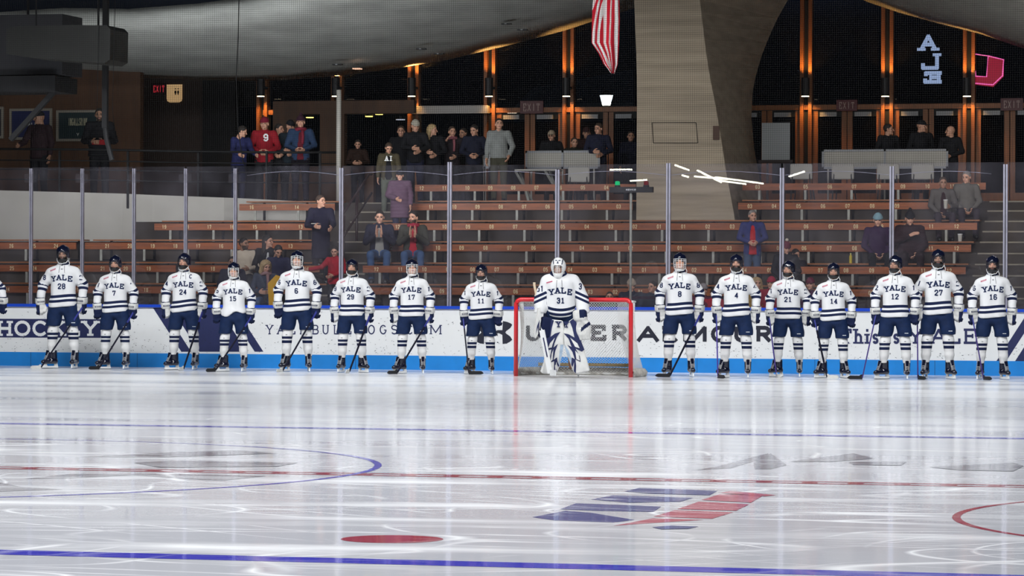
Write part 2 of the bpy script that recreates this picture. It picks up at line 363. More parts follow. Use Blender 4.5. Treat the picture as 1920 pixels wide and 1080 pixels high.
def flat_text(mb, quads, x0, z0, y, m, th=0.002):
    """lettering lying on a plane of constant Y, facing -Y"""
    for i, q in enumerate(quads):
        yy = y - 0.00012*(i % 7)
        mb.add([(x0+a, yy, z0+b) for a, b in q], [(0, 1, 2, 3)], m)
def wrap_text(mb, quads, cx, cz, bvh, m, off=0.004, y0=-1.0, dx=0.0):
    for i, q in enumerate(quads):
        if (Vector(q[3])-Vector(q[0])).length > (Vector(q[1])-Vector(q[0])).length*1.05: q = [q[1], q[2], q[3], q[0]]
        # cut long quads so that they follow the cloth
        (a, b, c, d) = [Vector(p) for p in q]; n = max(1, int((b-a).length/0.03)); rows = []
        for k in range(n+1):
            rows.append((a.lerp(b, k/n), d.lerp(c, k/n)))
        vs = []
        ok = True
        for r in rows:
            for p in r:
                h = bvh.ray_cast(Vector((cx+p.x, y0, cz+p.y)), Vector((dx, 1, 0)))
                if h[0] is None: ok = False; break
                vs.append(h[0] + Vector((0, -off-0.0002*(i % 5), 0)))
            if not ok: break
        if ok: mb.add(vs, [(2*k, 2*k+2, 2*k+3, 2*k+1) for k in range(n)], m)

# ------------------------------------------------------------------ implicit surfaces (smooth union of limbs -> one skin)
def smin(a, b, k):
    h = np.clip(0.5+0.5*(b-a)/k, 0, 1); return b*(1-h)+a*h-k*h*(1-h)
def cap(P, a, b, ra, rb, sc=(1, 1, 1)):
    sc = np.array(sc, float); a = np.array(a, float)/sc; b = np.array(b, float)/sc; Q = P/sc
    ab = b-a; t = np.clip(((Q-a)@ab)/max(ab@ab, 1e-9), 0, 1)
    return (np.linalg.norm(Q-a-t[..., None]*ab, axis=-1)-(ra+(rb-ra)*t))*sc.min()
def ell(P, c, r):
    r = np.array(r, float); q = (P-np.array(c, float)); k0 = np.linalg.norm(q/r, axis=-1); k1 = np.linalg.norm(q/(r*r), axis=-1)
    return k0*(k0-1)/np.maximum(k1, 1e-9)
def rbox(P, c, h, r):
    q = np.abs(P-np.array(c, float))-(np.array(h, float)-r)
    return np.linalg.norm(np.maximum(q, 0), axis=-1)+np.minimum(q.max(-1), 0)-r
def surf(fn, lo, hi, vx):
    """surface nets"""
    lo = np.array(lo, float)-2*vx; hi = np.array(hi, float)+2*vx
    ax = [np.arange(lo[i], hi[i]+vx, vx) for i in range(3)]
    G = np.stack(np.meshgrid(*ax, indexing='ij'), -1); v = fn(G); s = v < 0
    nx, ny, nz = v.shape
    cell = np.zeros((nx-1, ny-1, nz-1), int)
    cr = [(i, j, k) for i in (0, 1) for j in (0, 1) for k in (0, 1)]
    for i, j, k in cr: cell += s[i:nx-1+i, j:ny-1+j, k:nz-1+k]
    act = (cell > 0) & (cell < 8); idx = -np.ones(act.shape, int); A = np.argwhere(act); idx[act] = np.arange(len(A))
    acc = np.zeros((len(A), 3)); cnt = np.zeros(len(A))
    for a in range(8):
        for b in range(a+1, 8):
            p, q = np.array(cr[a]), np.array(cr[b])
            if np.abs(p-q).sum() != 1: continue
            va = v[tuple((A+p).T)]; vb = v[tuple((A+q).T)]; c = (va < 0) != (vb < 0)
            t = np.where(c, va/np.where(c, va-vb, 1), 0)
            acc += np.where(c[:, None], p+(q-p)*t[:, None], 0); cnt += c
    V = lo+(A+acc/np.maximum(cnt, 1)[:, None])*vx
    F = []
    for d in range(3):
        e1, e2 = [(1, 2), (2, 0), (0, 1)][d]
        sl0 = [slice(1, n-1) for n in v.shape]; sl0[d] = slice(0, v.shape[d]-1); sl1 = list(sl0); sl1[d] = slice(1, v.shape[d])
        ch = s[tuple(sl0)] != s[tuple(sl1)]; E = np.argwhere(ch)
        off = np.ones(3, int); off[d] = 0; E = E+off
        ins = s[tuple(E.T)]
        u1 = np.zeros(3, int); u1[e1] = 1; u2 = np.zeros(3, int); u2[e2] = 1
        q = np.stack([idx[tuple((E-u1-u2).T)], idx[tuple((E-u2).T)], idx[tuple(E.T)], idx[tuple((E-u1).T)]], 1)
        q = np.where(ins[:, None], q, q[:, ::-1]); F.append(q)
    F = np.concatenate(F); F = F[(F >= 0).all(1)]
    return V, F
def np_mesh(name, parts, mats):
    """parts: (V, F, material index array or int, st array or None)"""
    V = np.concatenate([p[0] for p in parts]); k = 0; F = []; mi = []; st = []
    for p in parts:
        F += [tuple(int(a)+k for a in f) for f in p[1]]; k += len(p[0])
        mi += list(np.broadcast_to(p[2], (len(p[1]),))); st += list(np.zeros(len(p[0])) if p[3] is None else p[3])
    me = bpy.data.meshes.new(name); me.from_pydata([tuple(v) for v in V], [], F)
    for m in mats: me.materials.append(m)
    me.polygons.foreach_set('material_index', np.array(mi, dtype=np.int32)); me.polygons.foreach_set('use_smooth', [True]*len(F))
    a = me.attributes.new('st', 'FLOAT', 'POINT'); a.data.foreach_set('value', np.array(st, dtype=np.float32)); me.update()
    return me
def centers(V, F): return V[F].mean(1)
def xf(V, m):
    A = np.array(m); return V@A[:3, :3].T+A[:3, 3]
def jersey_of_mb(me_parts, mb, mats):
    V = np.array(mb.v, float).reshape(-1, 3)
    for m in mb.mats:
        if m not in mats: mats.append(m)
    mi = np.array([mats.index(mb.mats[i]) for i in mb.m])
    # faces of unequal size: keep as list
    me_parts.append((V, mb.f, mi, -np.ones(len(V)))); return me_parts

# ================================================================== people
def head_fn(P):
    d = ell(P, (0, .012, .03), (.077, .097, .096))
    d = smin(d, ell(P, (0, -.022, -.052), (.056, .066, .064)), .03)
    d = smin(d, cap(P, (0, .022, -.05), (0, .032, -.18), .052, .060), .02)
    A = P.copy(); A[..., 0] = np.abs(A[..., 0])
    d = smin(d, cap(A, (.014, -.084, .030), (.045, -.074, .030), .010, .010), .012)      # brow ridge
    d = smin(d, cap(A, (.038, -.066, -.02), (.042, -.055, -.03), .016, .016), .02)       # cheek
    d = smin(d, cap(P, (0, -.088, .018), (0, -.108, -.022), .008, .013), .008)           # nose
    d = smin(d, cap(P, (-.018, -.083, -.052), (.018, -.083, -.052), .009, .009), .006)   # lips
    d = smin(d, ell(P, (0, -.078, -.088), (.022, .018, .018)), .012)                      # chin
    d = smin(d, ell(A, (.080, .012, .0), (.010, .022, .032)), .006)                       # ear
    d = -smin(-d, (np.linalg.norm(A-np.array((.032, -.100, .010)), axis=-1)-.017), .008)   # eye socket
    return d
HV, HF = surf(head_fn, (-.10, -.13, -.2), (.10, .12, .13), .0065)
HC = centers(HV, HF)
def head_mi(beard=False):
    a = np.abs(HC[:, 0]); x, y, z = HC.T; mi = np.zeros(len(HF), int)
    if beard: mi[(z < -.025) & (z > -.125) & (y < -.0) & ~((a < .05) & (z > -.036))] = 3
    mi[(((a-.032)/.015)**2+((z-.008)/.008)**2 < 1) & (y < -.05)] = 1
    mi[(a > .014) & (a < .050) & (abs(z-.032) < .006) & (y < -.05)] = 3
    mi[(a < .024) & (abs(z+.053) < .0065) & (y < -.07)] = 2
    return mi
HMI, HMIB = head_mi(), head_mi(True)
def hair_fn(kind):
    def f(P):
        x, y, z = P[..., 0], P[..., 1], P[..., 2]
        if kind == 'short': return np.maximum(ell(P, (0, .020, .036), (.084, .102, .100)), -(.8*z+y+.004)*.75)+.0035*np.sin(x*150)*np.sin(y*130+1)*np.sin(z*140)
        if kind == 'long':
            d = np.maximum(ell(P, (0, .018, .038), (.088, .106, .100)), -(.8*z+y+.008)*.75)
            A = P.copy(); A[..., 0] = np.abs(x)
            d = smin(d, cap(A, (.060, .045, .0), (.075, .055, -.20), .040, .045), .03)
            return smin(d, cap(P, (0, .08, .0), (0, .085, -.21), .055, .055), .03)
        if kind == 'curly':
            w = .007*np.sin(x*120)*np.sin(y*110+1)*np.sin(z*115)
            d = np.maximum(ell(P, (0, .025, .03), (.118, .118, .118)), -(.4*z+y+.045)*.9)
            A = P.copy(); A[..., 0] = np.abs(x)
            return smin(d, cap(A, (.085, .02, -.01), (.095, .02, -.11), .042, .045), .03)+w
        if kind in ('beanie', 'pompom'):
            d = np.maximum(ell(P, (0, .012, .045), (.090, .110, .110)), .050+.25*y-z)
            d = np.minimum(d, np.maximum(np.abs(ell(P, (0, .012, .02), (.094, .114, .12)))-.006, np.abs(z-.064-.25*y)-.018))
            if kind == 'pompom': d = np.minimum(d, np.linalg.norm(P-np.array((0, .012, .175)), axis=-1)-.032)
            return d
        if kind == 'cap':
            d = np.maximum(ell(P, (0, .012, .04), (.088, .107, .098)), .04-z)
            return np.minimum(d, np.maximum(ell(P, (0, -.10, .048), (.070, .085, .03)), np.abs(z-.048+(y+.1)*.15)-.006))
    return f
HAIR = {k: surf(hair_fn(k), (-.15, -.19, -.27), (.15, .16, .22), .009) for k in ('short', 'long', 'curly', 'beanie', 'pompom', 'cap')}
def hand_geo(curl):
    def f(P):
        d = rbox(P, (0, 0, -.052), (.016, .041, .048), .014)
        d = smin(d, cap(P, (0, 0, .03), (0, 0, -.02), .028, .026), .02)
        for y, l in ((-.031, .070), (-.0105, .078), (.0105, .073), (.031, .057)):
            p = np.array((0.0, y, -.095)); a = curl*.35; prev = p
            for s in (.45, .32, .28):
                n = prev+np.array((math.sin(a), 0, -math.cos(a)))*l*s
                d = smin(d, cap(P, prev, n, .0092, .0082), .003); prev = n; a += curl*.8
        d = smin(d, cap(P, (0, -.034, -.025), (.012, -.062, -.058), .014, .011), .01)
        return smin(d, cap(P, (.012, -.062, -.058), (.022, -.066, -.088), .011, .009), .004)
    return surf(f, (-.04, -.09, -.19), (.09, .06, .06), .0055)
HANDS = {'relaxed': hand_geo(.45), 'flat': hand_geo(.06), 'fist': hand_geo(1.35)}
def frame_to(d, palm):
    """matrix whose -Z runs along d and whose +X is the palm normal"""
    z = -Vector(d).normalized(); x = Vector(palm); x = (x - z*x.dot(z)).normalized(); y = z.cross(x)
    return Matrix(((x.x, y.x, z.x), (x.y, y.y, z.y), (x.z, y.z, z.z))).to_4x4()
def head_mtx(c, yaw=0, pitch=0, roll=0, s=1):
    return Matrix.Translation(c) @ Matrix.Rotation(yaw, 4, 'Z') @ Matrix.Rotation(pitch, 4, 'X') @ Matrix.Rotation(roll, 4, 'Y') @ Matrix.Scale(s, 4)
ARMS = {
 'down': ((.245, .03, 1.16), (.250, -.04, .92)), 'clap': ((.25, -.10, 1.17), (.045, -.30, 1.31)),
 'belly': ((.275, .02, 1.17), (.075, -.21, 1.07)), 'hold': ((.27, -.02, 1.16), (.10, -.27, 1.13)),
 'pocket': ((.275, .05, 1.17), (.22, -.07, .98)), 'lap': ((.26, -.04, 1.16), (.10, -.22, .99)),
 'up': ((.26, -.13, 1.22), (.13, -.24, 1.42)), 'out': ((.33, -.06, 1.25), (.52, -.10, 1.20)), 'rail': ((.25, -.12, 1.18), (.22, -.38, 1.10)),
}
def spectator(label, px, py_head, Y, zfloor, pose='stand', top=(.02, .02, .03), legs=(.02, .022, .03), hair='short', hairc='hair_dark',
              arms=('down', 'down'), look=(0, 0), turn=0.0, hem=None, shirt=None, scarf=None, skin='skin', hands='relaxed', group=None,
              lean=0.0, face_extra=None, size=None, puffy=0.0, openw=.05, hat2=None):
    """px, py_head: where the top of the head appears; Y, zfloor: where the person stands or sits"""
    pos = W(px, py_head, Y); rootx = WX(px, Y, py_head)
    full = 1.75 if pose == 'stand' else 1.75-.40
    if hair in ('beanie', 'pompom', 'cap', 'curly'): full += .02
    s = size or (pos.z-zfloor)/full
    if size: zfloor = pos.z-full*size
    th = YAW + turn
    r = thing('person', label, 'person', (rootx, Y, zfloor), th, group, s)
    dz = 0 if pose == 'stand' else -.40
    sh = 1.43+dz
    ln = math.tan(lean)
    def LN(p): return (p[0], p[1]-(p[2]-(.93+dz))*ln if p[2] > .93+dz else p[1], p[2])
    hc = LN((0, -.012, 1.622+dz)); hm = head_mtx(hc, look[0], look[1]+lean*.3)
    el, ha = [], []
    for i, sg in ((0, -1), (1, 1)):
        e, h = ARMS[arms[i]] if isinstance(arms[i], str) else arms[i]
        el.append(LN((e[0]*sg, e[1], e[2]+dz))); ha.append(LN((h[0]*sg, h[1], h[2]+dz)))
    if pose == 'stand': kn = [(-.10, -.02, .50), (.10, -.02, .50)]; an = [(-.11, .02, .09), (.11, .02, .09)]; hp = [(-.09, 0, .90), (.09, 0, .90)]
    else: kn = [(-.15, -.42, .54), (.15, -.42, .54)]; an = [(-.13, -.40, .09), (.13, -.40, .09)]; hp = [(-.10, 0, .54), (.10, 0, .54)]
    S = [LN((-.185, .01, sh)), LN((.185, .01, sh))]; ch = LN((0, 0, sh-.12)); pel = (0, 0, .95+dz)
    def body(P):
        d = cap(P, pel, ch, .115, .125, (1.2, .8, 1)); d = smin(d, cap(P, S[0], S[1], .05, .05), .05)
        d = smin(d, cap(P, LN((0, .01, sh)), LN((0, .01, sh+.10)), .055, .05), .03)
        for i in (0, 1):
            d = smin(d, cap(P, S[i], el[i], .045, .036), .02); d = smin(d, cap(P, el[i], ha[i], .036, .027), .01)
            d = smin(d, cap(P, hp[i], kn[i], .075, .050), .03); d = smin(d, cap(P, kn[i], an[i], .050, .035), .01)
            d = smin(d, cap(P, (an[i][0], an[i][1]+.02, .05), (an[i][0], an[i][1]-.12, .04), .035, .03), .01)
        return d
    bv, bf = surf(body, (-.6, -.65, .0), (.6, .25, sh+.12), .028)
    parts = [(bv, bf, 0, None), (xf(HV, hm), HF, HMI if face_extra != 'beard' else HMIB, None)]
    for i in (0, 1):
        d = Vector(ha[i])-Vector(el[i]); inward = (1, -.2, 0) if i == 0 else (-1, -.2, 0)
        if arms[i] == 'clap': d = Vector((0, -.45, 1)); hv = HANDS['flat']
        else: hv = HANDS[hands]
        fm = frame_to(d, inward)
        if i == 1: fm = fm @ Matrix.Diagonal((1, -1, 1, 1))
        V = xf(hv[0], Matrix.Translation(ha[i]) @ fm); F = hv[1] if i == 0 else hv[1][:, ::-1]
        parts.append((V, F, 0, None))
    link('body', np_mesh('body', parts, [M[skin], M['eye'], M['lip'], M['brow']]), r)
    hz = (hem if hem is not None else .86)+dz if pose == 'stand' else .50
    pf = puffy
    def jacket(P):
        y, z = P[..., 1], P[..., 2]
        d = cap(P, (0, 0, hz-.1), ch, .165+pf, .150+pf, (1.15, .82, 1)); d = smin(d, cap(P, S[0], S[1], .072+pf/2, .072+pf/2), .05)
        d = smin(d, cap(P, LN((0, .015, sh+.02)), LN((0, .02, sh+.065)), .072, .068), .03)
        d = np.maximum(d, hz-z)
        a = None
        for i in (0, 1):
            k = smin(cap(P, S[i], el[i], .070+pf/2, .060+pf/2), cap(P, el[i], ha[i], .058+pf/2, .044+pf/3), .015)
            w = Vector(ha[i])-Vector(el[i]); w.normalize(); k = np.maximum(k, ((P-np.array(ha[i]))@np.array(w))+.005)
            d = smin(d, k, .02)
        if pf: d = d+.006*np.sin(z*75)
        else: d = d+.004*np.sin(z*31+P[..., 0]*22)*np.sin(P[..., 0]*27+1)
        if shirt is not None:
            wd = openw*np.clip((sh+.05-z)*1.4+.45, .3, 1.6)
            d = np.maximum(d, -np.maximum(np.abs(P[..., 0])-wd, y-0.0-(-.06)))
        return d
    jv, jf = surf(jacket, (-.62, -.5, hz), (.62, .26, sh+.14), .020)
    link('jacket', np_mesh('jacket', [(jv, jf, 0, None)], [cm(top)]), r)
    if shirt is not None:
        sv, sf = surf(lambda P: np.maximum(smin(cap(P, (0, 0, hz), ch, .140, .135, (1.15, .85, 1)), cap(P, LN((0, .01, sh)), LN((0, .01, sh+.05)), .062, .06), .03), hz+.02-P[..., 2]), (-.3, -.4, hz), (.3, .2, sh+.12), .022)
        link('shirt', np_mesh('shirt', [(sv, sf, 0, None)], [cm(shirt)]), r)
    def trou(P):
        d = None
        for i in (0, 1):
            k = smin(cap(P, hp[i], kn[i], .100, .072), cap(P, kn[i], an[i], .070, .058), .012)
            d = k if d is None else smin(d, k, .02)
        d = smin(d, cap(P, (0, 0, hp[0][2]+.02), (0, 0, hp[0][2]+.12), .13, .13, (1.15, .85, 1)), .03)
        return np.maximum(np.maximum(d, .075-P[..., 2]), P[..., 2]-(hz+.10 if hz > .5 else 1.0))+.003*np.sin(P[..., 2]*60)
    tv, tf = surf(trou, (-.3, -.55, .07), (.3, .22, max(hz+.12, .7)), .022)
    link('trousers', np_mesh('trousers', [(tv, tf, 0, None)], [cm(legs)]), r)
    for i in (0, 1):
        a = an[i]
        v, f = surf(lambda P: np.maximum(smin(cap(P, (a[0], a[1]+.02, .07), (a[0], a[1]-.13, .045), .052, .045), cap(P, (a[0], a[1], .12), (a[0], a[1], .06), .05, .05), .02), .0-P[..., 2]), (a[0]-.08, a[1]-.2, 0), (a[0]+.08, a[1]+.1, .16), .016)
        link('shoe', np_mesh('shoe', [(v, f, 0, None)], [M['black']]), r)
    if hair != 'bald':
        hv, hf = HAIR[hair]
        nm = 'hat' if hair in ('beanie', 'pompom', 'cap') else 'hair'
        o = link(nm, np_mesh(nm, [(xf(hv, hm), hf, 0, None)], [M[hairc] if isinstance(hairc, str) else cm(hairc)]), r)
        if hat2:
            q = link('pompom', np_mesh('pompom', [(xf(surf(lambda P: np.linalg.norm(P-np.array((0, .012, .175)), axis=-1)-.036, (-.05, -.05, .1), (.05, .07, .25), .01)[0], hm), surf(lambda P: np.linalg.norm(P-np.array((0, .012, .175)), axis=-1)-.036, (-.05, -.05, .1), (.05, .07, .25), .01)[1], 0, None)], [cm(hat2)]), o)
    if scarf is not None:
        c = Vector(LN((0, -.0, sh+.06)))
        mb = MB(); mb.tube([c+Vector((.085*math.cos(t), .08*math.sin(t), .01*math.sin(3*t))) for t in [k*PI/8 for k in range(16)]], .038, cm(scarf), 8, closed=True)
        mb.tube([c+Vector((.04, -.09, -.02)), c+Vector((.05, -.15, -.15)), c+Vector((.045, -.17, -.30))], [.035, .03, .028], cm(scarf), 8)
        mb.build('scarf', r, smooth=True)
    return r, s, ha

# ------------------------------------------------------------------ hockey players (local space: 2.0 m tall on their skates, facing -Y)
HMS = 1.06
def helmet_fn(P):
    x, y, z = P[..., 0], P[..., 1], P[..., 2]
    d = ell(P, (0, .012, .040), (.100, .128, .108))
    d = d - .004*np.cos(x*70)*(z > .06)
    d = np.maximum(d, -(.9*z+.8*y+.045)*.83)
    A = P.copy(); A[..., 0] = np.abs(x)
    return smin(d, np.maximum(rbox(A, (.088, .015, -.015), (.012, .035, .040), .01), -1), .008)
HEL = surf(helmet_fn, (-.13, -.15, -.12), (.13, .16, .16), .0075)
def glove_geo():
    def f(P):
        d = rbox(P, (0, 0, -.005), (.064, .062, .052), .028)
        d2 = rbox(P, (0, -.005, -.085), (.056, .048, .045), .028)
        d = smin(d, d2, .012)
        for i, x in enumerate((-.045, -.015, .015, .045)):
            l = (.0, .012, .008, -.008)[i]
            k = smin(cap(P, (x, -.028, -.10), (x, -.044, -.155-l), .0185, .0175), cap(P, (x, -.044, -.155-l), (x, -.010, -.185-l), .0175, .016), .005)
            k = smin(k, cap(P, (x, -.010, -.185-l), (x, .022, -.165-l), .016, .015), .005)
            d = smin(d, k, .006)
        t = smin(cap(P, (.050, -.02, -.065), (.074, -.040, -.115), .022, .020), cap(P, (.074, -.040, -.115), (.060, -.052, -.150), .020, .017), .006)
        return smin(d, t, .008)
    return surf(f, (-.11, -.1, -.23), (.12, .09, .07), .0085)
GV, GF = glove_geo(); GC = centers(GV, GF)
def glove_mesh(style, mirror):
    z = GC[:, 2]; x = GC[:, 0]; mi = np.zeros(len(GF), int)       # 0 white 1 navy
    if style == 'navy': mi[z < -.055] = 1
    else: mi[(z < -.055) & (x < -.020)] = 1
    mi[(z > .036)] = 1
    mb = MB(); bv = BVHTree.FromPolygons([tuple(v) for v in GV], [tuple(int(a) for a in f) for f in GF])
    wrap_text(mb, text_quads('BAUER', .017, .024, .0055, .004, False), 0, -.022, bv, M['letter'], off=.002)
    parts = [(GV, GF, mi, None)]; mats = [M['glovewhite'], M['navy']]
    me_p = list(parts)
    if mirror: me_p = [(GV*np.array((-1, 1, 1)), GF[:, ::-1], mi, None)]
    jersey_of_mb(me_p, mb, mats)
    return np_mesh('glove', me_p, mats)
GLOVES = {(st, mr): glove_mesh(st, mr) for st in ('navy', 'white') for mr in (False, True)}
def sock_mesh(sg, spread):
    k = .165*spread
    def f(P): return smin(smin(cap(P, (sg*.135, 0, .80), (sg*k, -.01, .58), .086, .086), cap(P, (sg*k, -.01, .58), (sg*(k+.012), .005, .40), .084, .076), .02), cap(P, (sg*(k+.012), .005, .40), (sg*(k+.022), .015, .24), .074, .058), .02)+.003*np.sin(P[..., 2]*48)
    v, fa = surf(lambda P: np.maximum(f(P), np.maximum(.262-P[..., 2], P[..., 2]-.78)), (sg*.15-.17, -.13, .22), (sg*.15+.17, .13, .80), .0125)
    mb = MB()                                            # small dark maker's mark above the stripes
    bv = BVHTree.FromPolygons([tuple(a) for a in v], [tuple(int(a) for a in q) for q in fa])
    wrap_text(mb, text_quads('X', .028, .015, .005, 0, False), sg*k, .605, bv, M['lace'], off=.003)
    mats = [M['sock']]; return np_mesh('sock', jersey_of_mb([(v, fa, 0, v[:, 2])], mb, mats), mats)
SOCKS = {sg: sock_mesh(sg, 1.0) for sg in (-1, 1)}
def pants_mesh():
    def f(P):
        A = P.copy(); A[..., 0] = np.abs(A[..., 0])
        d = cap(A, (.115, 0, .98), (.158, -.005, .72), .128, .118, (1, .95, 1))
        d = smin(d, rbox(P, (0, 0, 1.02), (.215, .13, .14), .09), .03)
        d = np.maximum(d, .690-P[..., 2])
        return d+.004*np.sin(P[..., 2]*34)*np.sin(P[..., 0]*40)
    v, fa = surf(f, (-.33, -.18, .68), (.33, .18, 1.18), .0145)
    mb = MB(); bv = BVHTree.FromPolygons([tuple(a) for a in v], [tuple(int(a) for a in q) for q in fa])
    wrap_text(mb, [[(-.030, -.004), (.030, -.004), (.030, .004), (-.030, .004)]], .185, .745, bv, M['white'], off=.004)
    wrap_text(mb, [[(-.006, -.13), (.006, -.13), (.006, .13), (-.006, .13)]], .262, .845, bv, M['white'], off=.004)
    mats = [M['pants']]; return np_mesh('hockey_pants', jersey_of_mb([(v, fa, 0, None)], mb, mats), mats)
PANTS = pants_mesh()
def boot_mesh():
    def f(P):
        d = cap(P, (0, .035, .31), (0, .045, .13), .058, .052, (1, 1.05, 1))
        d = smin(d, cap(P, (0, .060, .115), (0, -.140, .108), .046, .040), .03)
        d = smin(d, cap(P, (0, -.01, .30), (0, -.055, .17), .028, .030), .02)
        return np.maximum(np.maximum(d, .080-P[..., 2]), P[..., 2]-.30)
    v, fa = surf(f, (-.08, -.21, .07), (.08, .13, .33), .0095); return np_mesh('skate', [(v, fa, 0, None)], [M['helmet']])
BOOT = boot_mesh()
M['bracket2'] = mat('grey_lace', (.30, .30, .31), .8)
mb = MB()
for i in range(5):
    z = .150+.024*i; y = -.115+.010*i
    mb.tube([(-.034, y+.012, z), (0, y-.012, z+.010), (.034, y+.012, z+.018)], .0065, M['bracket2'], 6)
    mb.tube([(.034, y+.012, z), (0, y-.012, z+.010), (-.034, y+.012, z+.018)], .0065, M['bracket2'], 6)
mb.tube([(0, -.118, .15), (0, -.082, .21), (0, -.060, .295)], [.020, .026, .030], M['helmet'], 8)
_t = mb.build('laces'); LACES = _t.data; bpy.data.objects.remove(_t)
mb = MB()
mb.prism([(-.150, .082), (-.158, .040), (-.165, .018), (.120, .018), (.112, .045), (.105, .082), (.055, .082), (.045, .045), (-.070, .045), (-.085, .082)], .020, M['whiteplastic'], Matrix.Translation((-.010, 0, 0)) @ Matrix.Rotation(PI/2, 4, 'Z') @ Matrix.Translation((0, -.02, 0)))
_t = mb.build('blade_holder'); HOLDER = _t.data; bpy.data.objects.remove(_t)
mb = MB()
mb.prism([(-.172, .018), (-.165, .003), (-.120, 0), (.080, 0), (.122, .006), (.125, .018)], .004, M['steel'], Matrix.Translation((-.002, 0, 0)) @ Matrix.Rotation(PI/2, 4, 'Z') @ Matrix.Translation((0, -.004, 0)))
_t = mb.build('blade'); BLADE = _t.data; bpy.data.objects.remove(_t)
def cage_mesh(color):
    mb = MB(); c = M[color]
    def pt(a, z, s=1): return (math.sin(a)*.092*s, -.020-math.cos(a)*.112*s, z)
    for z in (.045, .018, -.040, -.066, -.092, -.115):
        s = 1 if z > -.07 else 1-(-.07-z)*4
        mb.tube([pt(a, z, s) for a in np.linspace(-1.5, 1.5, 13)], .0034, c, 5)
    for a in (-1.25, -.75, -.25, .25, .75, 1.25):
        mb.tube([pt(a, .05), pt(a, .0), pt(a, -.05), pt(a, -.09, .93), pt(a, -.118, .80)], .0030, c, 5)
    for s in (-1, 1): mb.tube([pt(s*1.5, .05), pt(s*1.5, -.04), pt(s*1.2, -.10, .9)], .0045, c, 6)
    mb.tube([pt(a, -.122, .72) for a in np.linspace(-.9, .9, 9)], .014, c, 6)
    o = mb.build('cage', smooth=True); me = o.data; bpy.data.objects.remove(o); return me
CAGE = cage_mesh('whiteplastic')
def visor_mesh():
    mb = MB(); A = np.linspace(-1.35, 1.35, 15); Z = [.050, .02, -.015, -.045]; vs = []
    for r0 in (.120, .1175):
        for z in Z:
            for a in A: vs.append((math.sin(a)*r0*.80, -.018-math.cos(a)*r0, z))
    n = len(A); R = len(Z); fs = []
    for L in (0, 1):
        for i in range(R-1):
            for k in range(n-1):
                a = L*n*R+i*n+k; q = (a, a+n, a+n+1, a+1); fs.append(q if L == 0 else q[::-1])
    mb.add(vs, fs, M['visor']); o = mb.build('visor', smooth=True); me = o.data; bpy.data.objects.remove(o); return me
VISOR = visor_mesh()
def chin_mesh():
    v, f = surf(lambda P: np.maximum(np.maximum(ell(P, (0, -.038, -.070), (.074, .078, .056)), -ell(P, (0, -.03, -.070), (.064, .066, .06))), P[..., 2]+.056), (-.1, -.13, -.14), (.1, .05, -.02), .007)
    return np_mesh('chin_guard', [(v, f, 0, None)], [M['black']])
CHIN = chin_mesh()
